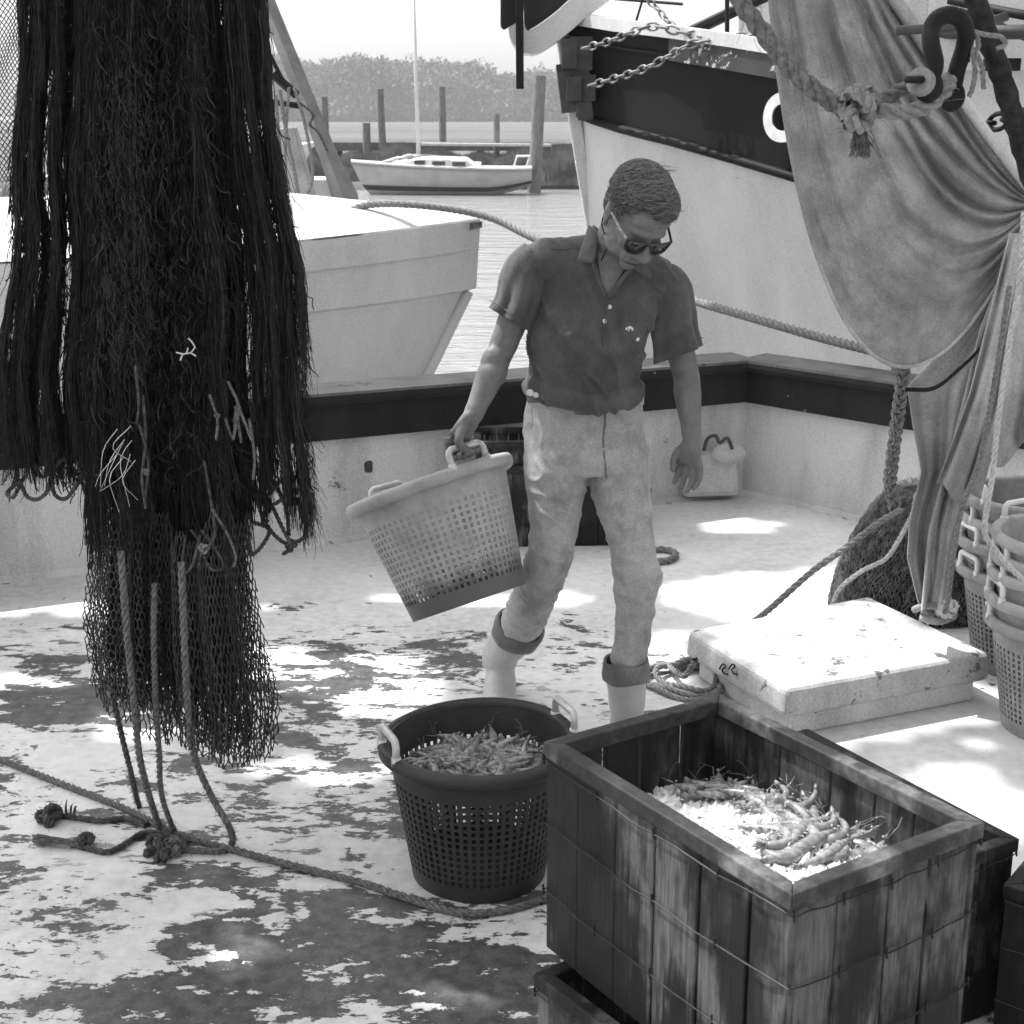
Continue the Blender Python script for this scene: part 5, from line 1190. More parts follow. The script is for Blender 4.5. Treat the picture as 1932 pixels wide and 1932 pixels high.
# ---------------- unseen sheet added overhead, holes cut to shape the dappled shade ----------------
lit = [ [(-100, 1128), (150, 1124), (420, 1136), (520, 1148), (400, 1160), (-100, 1166)], [(700, 1128), (900, 1118), (1120, 1122), (1040, 1150), (860, 1148)], [(1240, 1100), (1500, 1075), (1700, 1060), (1900, 1080), (1900, 1165), (1400, 1160), (1280, 1140)],
  [(470, 1225), (760, 1240), (830, 1262), (820, 1340), (720, 1330), (560, 1300), (470, 1270)], [(1230, 1200), (1290, 1190), (1290, 1320), (1230, 1300)],
  [(1325, 985), (1390, 975), (1460, 990), (1440, 1012), (1360, 1008)],
  [(0, 1262), (130, 1290), (140, 1310), (0, 1290)], [(480, 1440), (600, 1450), (700, 1480), (560, 1490)],
  [(150, 1340), (260, 1350), (300, 1400), (180, 1400)],
  [(520, 1655), (640, 1690), (560, 1690)], [(380, 1650), (470, 1690), (500, 1800), (420, 1830), (385, 1760)], [(800, 1790), (1030, 1740), (1030, 1850), (900, 1900)],
  [(1700, 1480), (1780, 1450), (1932, 1530), (1932, 1600)], [(1780, 1395), (1850, 1385), (1870, 1400), (1800, 1400)] ]
def pip(x, y, poly):
    c = False; n = len(poly)
    for i in range(n):
        x1, y1 = poly[i]; x2, y2 = poly[(i+1) % n]
        if (y1 > y) != (y2 > y) and x < (x2-x1)*(y-y1)/(y2-y1)+x1: c = not c
    return c
AH = 7.0
wl = [([(p.x, p.y) for p in [atZ(x, y, 0) for x, y in poly]], 0) for poly in lit]
# hatch top and the crate interior are in sun as well
hp = [HA, HB, HD, HC]; wl.append(([(p.x, p.y) for p in [h_+(h_-(HA+HD)/2)*.02 for h_ in hp]], .20))
rc_ = [cc+ux*Lx*s_+uy*Wy*t_ for s_, t_ in ((-.15, -.8), (.62, -.8), (.62, .9), (-.22, .9))]; wl.append(([(p.x, p.y) for p in rc_], .7))
# small holes cut to put spots of sun on the man
for (px_, py_, D_, r_) in ((975, 560, 4.0, .07), (985, 500, 4.0, .04), (1020, 690, 3.95, .09), (1010, 800, 4.0, .05), (1010, 960, 3.95, .06), (1310, 830, 4.0, .05), (900, 760, 3.95, .06), (1235, 1090, 4.0, .05), (1290, 600, 4.0, .04)):
    p_ = atD(px_, py_, D_); wl.append(([(p_.x+r_*math.cos(a_*.785), p_.y+r_*math.sin(a_*.785)) for a_ in range(8)], p_.z))
v = []; f = []; cell = .06; x0, x1, y0, y1 = -6.4, -.9, 2.7, 9.3
nx = int((x1-x0)/cell); ny = int((y1-y0)/cell)
for j in range(ny+1):
    for i in range(nx+1): v.append((x0+i*cell, y0+j*cell, AH+.05*mn.noise(Vector((i*.05, j*.05, 0)))))
for j in range(ny):
    for i in range(nx):
        x = x0+(i+.5)*cell; y = y0+(j+.5)*cell; hit = False
        for poly, z in wl:
            k = (AH-z)/SUN.z; fx_ = x-SUN.x*k; fy_ = y-SUN.y*k
            nn = .10*mn.noise(Vector((fx_*2.2, fy_*2.2, 1)))+.05*mn.noise(Vector((fx_*7, fy_*7, 4)))
            if pip(fx_+nn, fy_+nn, poly): hit = True; break
        if not hit: a_ = j*(nx+1)+i; f.append((a_, a_+1, a_+nx+2, a_+nx+1))
me = bpy.data.meshes.new('sun_blocker'); me.from_pydata(v, [], f); aw = link('added_sun_blocker', me, M['canvas_mesh']); tag(aw, 'unseen sheet added above the deck to block the sun, with holes for sun patches', 'sun_blocker')
# ---------------- the man ----------------
def limb(q, pts, rads, n=14, N=None, flat=None, ref=None):
    """smooth tapered tube with rounded ends; rads = (rx, ry) or r"""
    N = N or 4*len(pts); sp = spline(pts, N); L = [0]; seg = [(Vector(pts[i+1])-Vector(pts[i])).length for i in range(len(pts)-1)]; cum = np.concatenate([[0], np.cumsum(seg)])/sum(seg)
    ra = [(r if isinstance(r, tuple) else (r, r)) for r in rads]
    rx = np.interp(np.linspace(0, 1, N), cum, [r[0] for r in ra]); ry = np.interp(np.linspace(0, 1, N), cum, [r[1] for r in ra])
    ref = Vector(ref) if ref else Vector((1, 0, 0)); rows = []
    for i in range(N):
        t_ = (sp[min(i+1, N-1)]-sp[max(0, i-1)]).normalized(); a = (ref-t_*ref.dot(t_)).normalized(); b_ = t_.cross(a)
        rows.append([sp[i]+a*math.cos(6.2832*k/n)*rx[i]+b_*math.sin(6.2832*k/n)*ry[i] for k in range(n)])
    t0 = (sp[0]-sp[1]).normalized(); t1 = (sp[-1]-sp[-2]).normalized(); vs = []
    def cap(row, c, t_, r): return [[c+(p-c)*.75+t_*r*.45 for p in row], [c+(p-c)*.3+t_*r*.68 for p in row]]
    c0_ = cap(rows[0], sp[0], t0, min(rx[0], ry[0])); c1_ = cap(rows[-1], sp[-1], t1, min(rx[-1], ry[-1]))
    rows = [c0_[1], c0_[0]]+rows+c1_
    vs = [p for r_ in rows for p in r_]; m_ = len(rows)
    fs = [(i*n+k, i*n+(k+1) % n, (i+1)*n+(k+1) % n, (i+1)*n+k) for i in range(m_-1) for k in range(n)]+[tuple(range(n))[::-1], tuple((m_-1)*n+k for k in range(n))]
    q.add(vs, fs)
def remesh(q, vox, smooth=3, disp=None):
    me = q.mesh('tmp'); o = bpy.data.objects.new('tmp', me); COL.objects.link(o)
    # outward normals
    bm = bmesh.new(); bm.from_mesh(me); bmesh.ops.recalc_face_normals(bm, faces=bm.faces); bm.to_mesh(me); bm.free()
    r = o.modifiers.new('r', 'REMESH'); r.mode = 'VOXEL'; r.voxel_size = vox
    if smooth: s = o.modifiers.new('s', 'SMOOTH'); s.iterations = smooth; s.factor = .6
    dg = bpy.context.evaluated_depsgraph_get(); res = bpy.data.meshes.new_from_object(o.evaluated_get(dg)); bpy.data.objects.remove(o)
    n = len(res.vertices); co = np.empty(n*3, np.float32); res.vertices.foreach_get('co', co); co = co.reshape(-1, 3)
    if disp:
        no = np.empty(n*3, np.float32); res.vertices.foreach_get('normal', no); no = no.reshape(-1, 3)
        d = np.array([disp(Vector(c)) for c in co], np.float32); co = co+no*d[:, None]
        res.vertices.foreach_set('co', co.ravel()); res.update()
    res.shade_smooth(); return res
MO = atZ(1110, 1390, 0); MO.z = 0
man = empty('person', 'man in dark polo shirt, pale rolled trousers, white boots and sunglasses carrying a fish basket', 'person', MO)

# head frame
roll, pit, yaw = R(27), R(38), R(32)
HR = Matrix.Rotation(roll, 3, 'Y') @ Matrix.Rotation(pit, 3, 'X') @ Matrix.Rotation(yaw, 3, 'Z')
HO = atD(1201, 411, 3.86)
def h(x, y, z): return HO + HR @ Vector((x, y, z))
def hell(q, c, r, rot=None): q.ellipsoid(h(*c), r, HR @ rot if rot else HR, 20, 14)
sh_r = atD(1012, 492, 4.02); sh_l = atD(1248, 530, 4.02); neck = atD(1150, 478, 4.0)
HBc = HBM @ Vector((.231, 0, .36+.049)); wr_r = atD(892, 785, HBc.y+.0); el_r = atD(941, 672, 4.0)
el_l = atD(1293, 700, 4.05); wr_l = atD(1306, 828, 3.98)
q = MB()
# head
hell(q, (0, .018, .035), (.075, .095, .085)); hell(q, (0, -.02, -.01), (.066, .075, .078)); hell(q, (0, -.035, -.06), (.054, .052, .045)); hell(q, (0, -.066, -.098), (.024, .020, .020))
hell(q, (0, -.072, .028), (.052, .022, .018)); hell(q, (0, -.055, .055), (.056, .035, .04))
for s in (-1, 1):
    hell(q, (s*.038, -.062, -.022), (.024, .022, .022)); hell(q, (s*.045, -.02, -.072), (.02, .04, .022)); hell(q, (s*.013, -.098, -.036), (.010, .012, .009))
    hell(q, (s*.079, .012, -.004), (.007, .019, .030), Matrix.Rotation(s*.25, 3, 'Z') @ Matrix.Rotation(-.2, 3, 'X')); hell(q, (s*.083, .020, .010), (.006, .016, .018), Matrix.Rotation(s*.4, 3, 'Z')); hell(q, (s*.077, .004, -.03), (.007, .009, .012))
    hell(q, (s*.03, -.083, -.056), (.016, .014, .020))
limb(q, [h(0, -.082, .018), h(0, -.098, -.008), h(0, -.116, -.032)], [.010, .012, .0135], 12)
hell(q, (0, -.088, -.060), (.024, .012, .008)); hell(q, (0, -.086, -.073), (.021, .012, .008)); hell(q, (0, -.082, -.083), (.026, .010, .008))
# neck, trunk
limb(q, [h(0, .03, -.035), neck.lerp(h(0, .02, -.05), .45), neck+Vector((0, .03, -.03))], [(.058, .058), (.058, .06), (.072, .07)], 16)
hip = atD(1106, 800, 4.14)
limb(q, [neck+Vector((0, .03, -.02)), neck.lerp(hip, .25), neck.lerp(hip, .6), hip], [(.10, .08), (.15, .10), (.13, .10), (.14, .105)], 20)
# arms
def arm(s, e, w_, tw):
    m1 = s.lerp(e, .45); limb(q, [s, m1, e, e.lerp(w_, .35), e.lerp(w_, .8), w_], [.050, .045, .037, .039, .029, (.027, .022)], 16)
arm(sh_r, el_r+Vector((-.0, 0, 0)), wr_r, 0); arm(sh_l, el_l, wr_l, 0)
q.ellipsoid(el_r.lerp(wr_r, .18), (.040, .037, .06)); q.ellipsoid(el_l.lerp(wr_l, .22), (.038, .036, .065))
# right fist over the basket handle: bar centre from the held basket
bar = (HBM.to_3x3() @ Vector((0, 1, 0))).normalized()
up_ = (HBM.to_3x3() @ Vector((0, 0, 1))).normalized(); out_ = bar.cross(up_).normalized()
if out_.x > 0: out_ = -out_
print('bar', HBc, bar, 'wrist', wr_r)
palm0 = wr_r; palm1 = HBc+up_*.034+out_*.004
sidev = bar
limb(q, [palm0, palm0.lerp(palm1, .5), palm1], [(.030, .022), (.040, .018), (.043, .016)], 16, ref=bar)
for k, off_ in enumerate((-.033, -.011, .011, .032)):
    c = HBc+bar*off_; ln = (1, 1.06, 1.0, .85)[k]; R1 = .026
    pts = [palm1+bar*off_*1.02+out_*.010-up_*.004, c+out_*(R1*1.05)+up_*.016, c+out_*R1*.95-up_*.012*ln, c+out_*.006-up_*.026*ln, c-out_*.014*ln-up_*.020]
    limb(q, pts, [.0105, .0105, .0098, .009, .0078], 10)
limb(q, [palm0.lerp(palm1, .45)-out_*.012-bar*.02, HBc-out_*.026-bar*.03+up_*.012, HBc-out_*.02-bar*.012-up_*.010, HBc-up_*.022+bar*.01-out_*.004], [.014, .0125, .011, .0085], 10)
# left hand hanging relaxed
hd = atD(1302, 872, 3.97)
hs_ = Vector((.72, -.69, 0))
limb(q, [wr_l, wr_l.lerp(hd, .5)+Vector((-.004, -.006, 0)), hd], [(.027, .024), (.037, .021), (.040, .017)], 14, ref=hs_)
for k, (dy, ln) in enumerate(((-.034, .85), (-.012, 1.0), (.011, .96), (.033, .78))):
    a = hd-hs_*dy+Vector((0, 0, -.004)); fd = Vector((-.69, -.72, 0)); limb(q, [a, a-hs_*dy*.12+fd*.004+Vector((0, 0, -.032*ln)), a-hs_*dy*.1+fd*.014+Vector((0, 0, -.058*ln)), a+fd*.028+Vector((0, 0, -.074*ln))], [.0100, .0095, .0085, .007], 10)
a = wr_l.lerp(hd, .3)-hs_*.022; limb(q, [a, a+Vector((-.024, -.006, -.024)), a+Vector((-.034, -.014, -.050)), a+Vector((-.034, -.020, -.070))], [.0135, .012, .0105, .0085], 10)
# hips and legs under the cloth
kn_r = atD(1040, 1050, 4.08); an_r = atD(955, 1215, 4.46); kn_l = atD(1196, 1062, 4.0); an_l = atD(1184, 1300, 3.98)
hp_r = atD(1058, 850, 4.14); hp_l = atD(1165, 850, 4.14)
for a, b_, c_ in ((hp_r, kn_r, an_r), (hp_l, kn_l, an_l)): limb(q, [hip.lerp(a, .6), a, a.lerp(b_, .5), b_, b_.lerp(c_, .4), c_], [.07, .075, .066, .050, .046, .034], 16)
creases = [([(-.030, -.100, -.040), (-.036, -.092, -.055), (-.038, -.080, -.070)], .0035), ([(.030, -.100, -.040), (.036, -.092, -.055), (.038, -.080, -.070)], .0035), ([(-.027, -.096, -.068), (-.012, -.100, -.0655), (0, -.101, -.0645), (.012, -.100, -.0655), (.027, -.096, -.068)], .0045)]
cw = []
for pts, am in creases:
    sp = spline([h(*p) for p in pts], 12); cw.append((sp, am))
def bdisp(p):
    d = 0
    if (p-HO).length < .15:
        for sp, am in cw:
            m_ = min((p-s).length for s in sp)
            if m_ < .012: d -= am*1.3*math.exp(-(m_/.0045)**2)
        d += .0006*mn.noise(p*90)
    else: d += .0012*mn.noise(p*25)+.0007*mn.noise(p*70)
    return d
me = remesh(q, .0042, 2, bdisp); me.transform(Matrix.Translation(-MO)); link('body', me, M['skin'], man)

M['lip'] = simple('lip', .05, .5, .2, 60, 0)
# shirt
def ringsec(cx, hw, py, D, ry, dz=0): return (atD(cx, py, D), hw/FPX*(D*1.0), ry)
q = MB()
secs = [(1148, 52, 462, 4.03, .06), (1142, 90, 476, 4.03, .075), (1136, 113, 496, 4.03, .092), (1130, 117, 535, 4.03, .104), (1126, 113, 590, 4.03, .114), (1110, 108, 640, 4.03, .116), (1099, 104, 690, 4.05, .116), (1096, 106, 730, 4.08, .116), (1102, 101, 757, 4.10, .106)]
def tloft(secs, n=40, expo=2.3):
    cs = [atD(c, y, D) for c, hw, y, D, r in secs]; N = 50; sp = spline(cs, N); cum = np.concatenate([[0], np.cumsum([(cs[i+1]-cs[i]).length for i in range(len(cs)-1)])]); cum /= cum[-1]
    HW = np.interp(np.linspace(0, 1, N), cum, [hw/FPX*D for c, hw, y, D, r in secs]); RY = np.interp(np.linspace(0, 1, N), cum, [s[4] for s in secs]); rows = []
    for i in range(N):
        row = []
        for k in range(n):
            a = 6.2832*k/n; ca, sa = math.cos(a), math.sin(a); row.append(sp[i]+Vector((math.copysign(abs(ca)**(2/expo), ca)*HW[i], math.copysign(abs(sa)**(2/expo), sa)*RY[i], 0)))
        rows.append(row)
    vs = [p for r_ in rows for p in r_]; fs = [(i*n+k, i*n+(k+1) % n, (i+1)*n+(k+1) % n, (i+1)*n+k) for i in range(N-1) for k in range(n)]+[tuple(range(n))[::-1], tuple((N-1)*n+k for k in range(n))]
    return vs, fs
q.add(*tloft(secs))
limb(q, [neck+Vector((-.03, .02, -.03)), sh_r+Vector((.012, .0, -.008))], [.075, .068], 18)
limb(q, [neck+Vector((.03, .02, -.035)), sh_l+Vector((-.012, 0, -.008))], [.075, .068], 18)
def sleeve(a, pts, rads): limb(q, pts, rads, 20, N=18)
sleeve(0, [sh_r+Vector((.03, 0, 0)), sh_r+Vector((.0, 0, -.01)), sh_r.lerp(el_r, .22)], [.058, .062, .058])
sleeve(0, [sh_l+Vector((-.03, 0, 0)), sh_l+Vector((.0, 0, -.01)), sh_l.lerp(el_l, .22)], [.056, .060, .056])
# loose blouse roll over the belt
limb(q, [atD(1010, 722, 4.0), atD(1060, 745, 3.985), atD(1120, 756, 3.985), atD(1180, 745, 4.0), atD(1205, 728, 4.05)], [.03, .034, .034, .03, .024], 12, N=20)
fw = atD(990, 725, 4.0); 
def fold_line(p, a, b_, w_, am, taper=True):
    ab = b_-a; t_ = max(0, min(1, (p-a).dot(ab)/ab.length_squared)); d = (p-(a+ab*t_)); d.y *= .5; e = d.length
    return am*math.exp(-(e/w_)**2)*(math.sin(math.pi*min(1, .12+t_*.85)) if taper else 1)
FR = 3.9
fl = [((1010, 600), (1035, 715), .012, .009), ((1012, 610), (1075, 730), .012, .011), ((1016, 625), (1110, 738), .013, .010), ((1050, 600), (1150, 750), .016, .009), ((1060, 660), (1190, 740), .012, .009), ((1200, 560), (1225, 610), .012, -.008), ((1215, 600), (1190, 740), .012, .009), ((1150, 640), (1195, 700), .010, .007), ((1130, 560), (1115, 700), .012, .006), ((1090, 480), (1010, 560), .016, .006), ((1235, 560), (1215, 640), .012, .010),
      ((985, 480), (960, 590), .012, .009), ((1010, 540), (1000, 610), .010, -.012), ((1005, 480), (985, 600), .009, .007), ((1262, 560), (1250, 650), .010, .009), ((1278, 560), (1290, 640), .010, .007)]
FL = [(atD(a[0], a[1], FR), atD(b_[0], b_[1], FR), w_, am) for a, b_, w_, am in fl]
def sdisp(p):
    rd = 1-abs(mn.noise(Vector((p.x*16+p.z*11, p.y*9, p.z*5-p.x*4))))*3.2
    d = .008*mn.noise(Vector((p.x*13, p.y*8, p.z*6)))+.011*max(0, rd)**2*(.4+min(1, max(0, (1.45-p.z)*4)))+.002*mn.noise(Vector((p.x*60, p.y*50, p.z*24)))
    if p.y < 4.06:
        for a, b_, w_, am in FL:
            if (p-a).length < .35: d += fold_line(p, a, b_, w_, am*1.5)
    for a, b_, s_ in (((sh_r), el_r, .56), (sh_l, el_l, .64)):
        pass
    return d
me = remesh(q, .0055, 2, sdisp); me.transform(Matrix.Translation(-MO)); shirt = link('polo_shirt', me, M['shirt'], man)
def open_sleeve(pts, rads, hemn, seed):
    sp = spline(pts, 34); N = len(sp); rr = np.interp(np.linspace(0, 1, N), np.linspace(0, 1, len(rads)), rads); rows = []
    for i in range(N):
        t_ = (sp[min(i+1, N-1)]-sp[max(0, i-1)]).normalized(); f = i/(N-1); t_ = t_.lerp(Vector(hemn).normalized(), f*f).normalized()
        a = (Vector((1, 0, 0))-t_*t_.x).normalized(); b_ = t_.cross(a); row = []
        for k in range(56):
            th = 6.2832*k/56; fo = .0085*f*math.sin(th*4+seed+f*1.2)+.005*f*math.sin(th*7+seed*3)+.006*mn.noise(Vector((math.cos(th)*2, math.sin(th)*2, f*3+seed)))
            row.append(sp[i]+(a*math.cos(th)+b_*math.sin(th))*(rr[i]+fo))
        rows.append(row+[row[0]])
    q = MB(MO); q.grid(rows); q.build('sleeve', M['shirt'], man, smooth=True, solid=.004)
    q = MB(MO); q.tube([p+Vector((0, 0, .022)) for p in rows[-1]][:-1], .0012, 4); q.build('hem_seam', M['shirt'], man)
open_sleeve([sh_r+Vector((.012, 0, .012)), sh_r.lerp(el_r, .12)+Vector((-.010, 0, 0)), atD(984, 560, 4.01), atD(966, 606, 4.01)], [.054, .066, .064, .062, .066], (-.5, -.1, -.85), 1.0)
open_sleeve([sh_l+Vector((-.012, 0, .010)), sh_l.lerp(el_l, .12)+Vector((.010, 0, 0)), atD(1272, 610, 4.03), atD(1281, 668, 4.03)], [.052, .064, .062, .062, .068], (.35, -.1, -.92), 2.3)
# collar leaves
def patch(pts2, D, m, name, par, th=.004, curl=0, rows=8):
    """thin quad patch through four px corners, ordered round"""
    q = MB(MO); A, B, C, Dd = [atD(x, y, d) for x, y, d in pts2]; P = []
    for i in range(rows+1):
        u = i/rows; P.append([A.lerp(B, u).lerp(Dd.lerp(C, u), v_/rows)+Vector((0, -curl*math.sin(math.pi*v_/rows)*math.sin(math.pi*min(1, u+.2)), 0)) for v_ in range(rows+1)])
    q.grid(P); return q.build(name, m, par, smooth=True, solid=th)
patch([(1112, 425, 4.0), (1090, 492, 3.925), (1120, 497, 3.88), (1133, 440, 3.95)], 0, M['shirt'], 'collar', man, .006, .02)
patch([(1202, 484, 3.945), (1228, 498, 3.93), (1227, 526, 3.905), (1192, 504, 3.89)], 0, M['shirt'], 'collar', man, .006, .012)
patch([(1120, 425, 4.04), (1112, 455, 4.05), (1140, 475, 4.0), (1150, 445, 4.0)], 0, M['shirt'], 'collar', man, .006, .02)
# placket opening: skin triangle, placket edge
patch([(1124, 470, 3.93), (1190, 484, 3.91), (1148, 560, 3.895), (1140, 556, 3.895)], 0, M['skin'], 'open_neck', man, .003, .006)
q = MB(MO); sp = spline([atD(1120, 498, 3.878), atD(1130, 525, 3.886), atD(1143, 558, 3.89)], 10); q.tube(sp, .005, 6); sp = spline([atD(1195, 500, 3.878), atD(1175, 525, 3.886), (atD(1148, 560, 3.888))], 10); q.tube(sp, .005, 6); q.build('placket', M['shirt'], man, smooth=True)
sob = None
def front_y(mesh_obj, px, py):
    dg = bpy.context.evaluated_depsgraph_get(); dg.update(); d = ray(px, py).normalized(); ok, loc, nr, idx = mesh_obj.ray_cast(CP-MO, d)
    return (loc+MO, nr) if ok else (atD(px, py, 3.9), Vector((0, -1, 0)))
def button(px, py, r, ob, m='button', name='button', flat=.35):
    p, nr = front_y(ob, px, py); q = MB(MO); z = nr.normalized(); x = z.orthogonal().normalized(); y = z.cross(x); q.ellipsoid(p+z*.001, (r, r, r*flat), Matrix((x, y, z)).transposed(), 12, 8); q.build(name, M[m], man, smooth=True)
for (x, y, r_) in ((1141, 541, .0058), (1150, 579, .0062), (1141, 606, .0066), (1203, 640, .006)): button(x, y, r_, shirt)
def seamline(pts, ob, r, m, name):
    pp = []
    for x, y in pts:
        p, nr = front_y(ob, x, y); pp.append(p+nr*.0008)
    q = MB(MO); q.tube(spline(pp, len(pp)*4), r, 5); q.build(name, m, man, smooth=True)
seamline([(1148, 562), (1143, 600), (1137, 650), (1140, 655)], shirt, .0018, M['shirt'], 'placket_seam')
seamline([(1168, 607), (1170, 625), (1190, 640), (1212, 642), (1222, 618), (1195, 606), (1168, 607)], shirt, .0022, M['shirt'], 'pocket_flap')
seamline([(1020, 470), (1060, 470), (1092, 468)], shirt, .0018, M['shirt'], 'yoke_seam')
# small embroidered animal-like mark on pocket
q = MB(MO)
for (x, y, a, b_) in ((1187, 618, .0075, .004), (1181, 620, .003, .004), (1193, 621, .003, .0045), (1186, 623, .002, .003)):
    p, nr = front_y(shirt, x, y); q.ellipsoid(p+nr*.001, (a, .0015, b_), None, 10, 6)
q.build('pocket_mark', M['button'], man, smooth=True)

# trousers
q = MB()
secs = [(1104, 108, 745, 4.12, .102), (1104, 113, 775, 4.13, .108), (1103, 117, 810, 4.13, .114), (1106, 119, 850, 4.12, .116), (1108, 118, 885, 4.11, .104)]
q.add(*tloft(secs))
limb(q, [atD(1055, 850, 4.12), atD(1050, 905, 4.09), atD(1044, 990, 4.07), atD(1036, 1055, 4.06), atD(1018, 1105, 4.14), atD(993, 1160, 4.28), atD(984, 1180, 4.32)], [(.098, .10), (.090, .094), (.070, .078), (.065, .072), (.064, .068), (.068, .068), (.068, .064)], 22, N=30)
limb(q, [atD(1162, 850, 4.12), atD(1170, 920, 4.08), atD(1188, 1000, 4.03), atD(1197, 1060, 3.99), atD(1198, 1130, 3.98), atD(1192, 1200, 3.98), atD(1186, 1243, 3.975)], [(.094, .10), (.085, .09), (.069, .078), (.062, .068), (.058, .062), (.054, .056), (.050, .052)], 22, N=30)
fl = [((1140, 760), (1143, 850), .006, -.008), ((1143, 905), (1185, 880), .009, -.010), ((1143, 900), (1200, 905), .010, -.008), ((1140, 900), (1080, 870), .012, -.004), ((1010, 780), (1090, 770), .008, .005), ((1000, 790), (1085, 800), .008, .004), ((1010, 880), (1008, 1010), .016, .010), ((1030, 1085), (1075, 1100), .014, .010), ((1000, 1125), (1050, 1110), .012, .012), ((1010, 1150), (1060, 1160), .010, -.008), ((990, 1090), (1060, 1150), .010, .008), ((1160, 1075), (1240, 1085), .012, .010), ((1160, 1095), (1235, 1120), .010, -.007), ((1235, 1060), (1240, 1120), .014, .014), ((1180, 1150), (1190, 1240), .010, .010), ((1210, 1140), (1200, 1240), .009, .008), ((1165, 1130), (1168, 1230), .008, .006), ((1212, 1180), (1215, 1235), .01, -.008)]
FT = [(atD(a[0], a[1], 3.95), atD(b_[0], b_[1], 3.95), w_, am) for a, b_, w_, am in fl]
def tdisp(p):
    rd = 1-abs(mn.noise(Vector((p.x*9-p.z*5, p.y*9, p.z*15+p.x*10))))*4
    d = .008*mn.noise(Vector((p.x*7, p.y*7, p.z*6)))+.0045*max(0, rd)**2+.0012*mn.noise(Vector((p.x*34, p.y*30, p.z*50)))
    if p.z < .6: d += .003*mn.noise(Vector((p.x*12, p.y*8, p.z*34)))
    if p.y < 4.12:
        for a, b_, w_, am in FT:
            if (p-a).length < .3: d += fold_line(p, a, b_, w_, am*1.5)
    return d
me = remesh(q, .0055, 2, tdisp); me.transform(Matrix.Translation(-MO)); tr = link('trousers', me, M['trousers'], man)
seamline([(1138, 757), (1142, 790), (1138, 830), (1142, 880), (1145, 903)], tr, .003, M['cuff'], 'fly_seam')
seamline([(1002, 768), (1004, 800), (990, 850)], tr, .001, M['trousers'], 'pocket_seam')
q = MB(MO); pts = []
for i in range(41):
    a = i/40*6.2832; c = atD(1105, 752, 4.12); pts.append(c+Vector((.164*math.cos(a), .108*math.sin(a), -.012*math.sin(a)*0)))
P = [[p+Vector((0, 0, .014)), p*1+Vector((0, 0, -.014))] for p in pts]; q.grid(P); q.build('waistband', M['trousers'], man, smooth=True, solid=.006)
for (x, y, r_, lb) in ((1000, 741, .011, 0), (1012, 745, .009, 0), (1075, 766, .007, 0)):
    p = atD(x, y, 3.98); q = MB(MO); q.ellipsoid(p, (r_, .004, r_*.9), None, 12, 8); q.build('waist_button', M['button'], man, smooth=True)
# rolled cuffs
def cuff(c, ax, r0, r1, hgt, name='cuff'):
    ax = ax.normalized(); x = Vector((1, 0, 0)); x = (x-ax*x.dot(ax)).normalized(); y = ax.cross(x); q = MB(MO); P = []
    prof = [(-hgt/2, r0*.92), (-hgt/2-.003, r0), (-hgt/4, r0*1.03), (hgt/4, r1*1.02), (hgt/2, r1), (hgt/2+.003, r1*.9)]
    for i in range(37):
        a = 6.2832*i/36; P.append([c+ax*(z+.003*math.sin(a*3+z*40))+(x*math.cos(a)+y*math.sin(a)*.95)*(r+.003*mn.noise(Vector((math.cos(a)*2, math.sin(a)*2, z*20)))) for z, r in prof])
    q.grid(P); q.build(name, M['cuff'], man, smooth=True, solid=.006)
cuff(atD(1181, 1263, 3.975), Vector((.02, -.0, -1)), .063, .066, .052)
cuff(atD(976, 1192, 4.35), Vector((-.45, .45, -1)), .078, .074, .055)
# boots
def boot(ank, top, toe_dir, rt, sole_z, tilt, nme='boot'):
    q = MB(); toe = toe_dir.normalized(); 
    limb(q, [top, top.lerp(ank, .5), ank+Vector((0, 0, .02)), ank-Vector((0, 0, .02))], [rt, rt*.92, rt*.82, rt*.85], 18, N=14)
    heel = ank+Vector((0, 0, -.055))-toe*.02
    a = heel; b_ = heel+toe*.10+Vector((0, 0, -.008))+tilt*.4; c_ = heel+toe*.19+Vector((0, 0, -.012))+tilt
    limb(q, [a, b_, c_], [(.048, .05), (.055, .045), (.053, .034)], 18, N=12, ref=Vector((toe.y, -toe.x, 0)))
    me = remesh(q, .006, 3, lambda p: .003*mn.noise(Vector((p.x*15, p.y*15, p.z*22)))); me.transform(Matrix.Translation(-MO)); link(nme, me, M['boot'], man)
    q = MB(MO); limb(q, [a+Vector((0, 0, -.036)), b_+Vector((0, 0, -.032)), c_+Vector((0, 0, -.020))], [(.046, .010), (.052, .010), (.050, .010)], 18, N=12, ref=Vector((toe.y, -toe.x, 0))); q.build('sole', M['rope_grey'], man, smooth=True)
    q = MB(MO); limb(q, [b_.lerp(c_, .55)+Vector((0, 0, .004)), c_+Vector((0, 0, .002)), c_+toe*.02], [(.050, .036), (.051, .033), (.036, .024)], 18, N=10, ref=Vector((toe.y, -toe.x, 0))); q.build('toe_cap', M['boot'], man, smooth=True)
gz = atZ(945, 1322, 0)
boot(atD(944, 1240, 4.52), atD(972, 1190, 4.37), Vector((-.02, -.86, -.30)), .070, 0, Vector((0, 0, 0)))
fz = atZ(1185, 1440, 0)
boot(Vector((atD(1183, 1400, 3.99).x, 4.0, .115)), atD(1182, 1272, 3.975), Vector((.05, -1, 0)), .060, 0, Vector((0, 0, 0)))

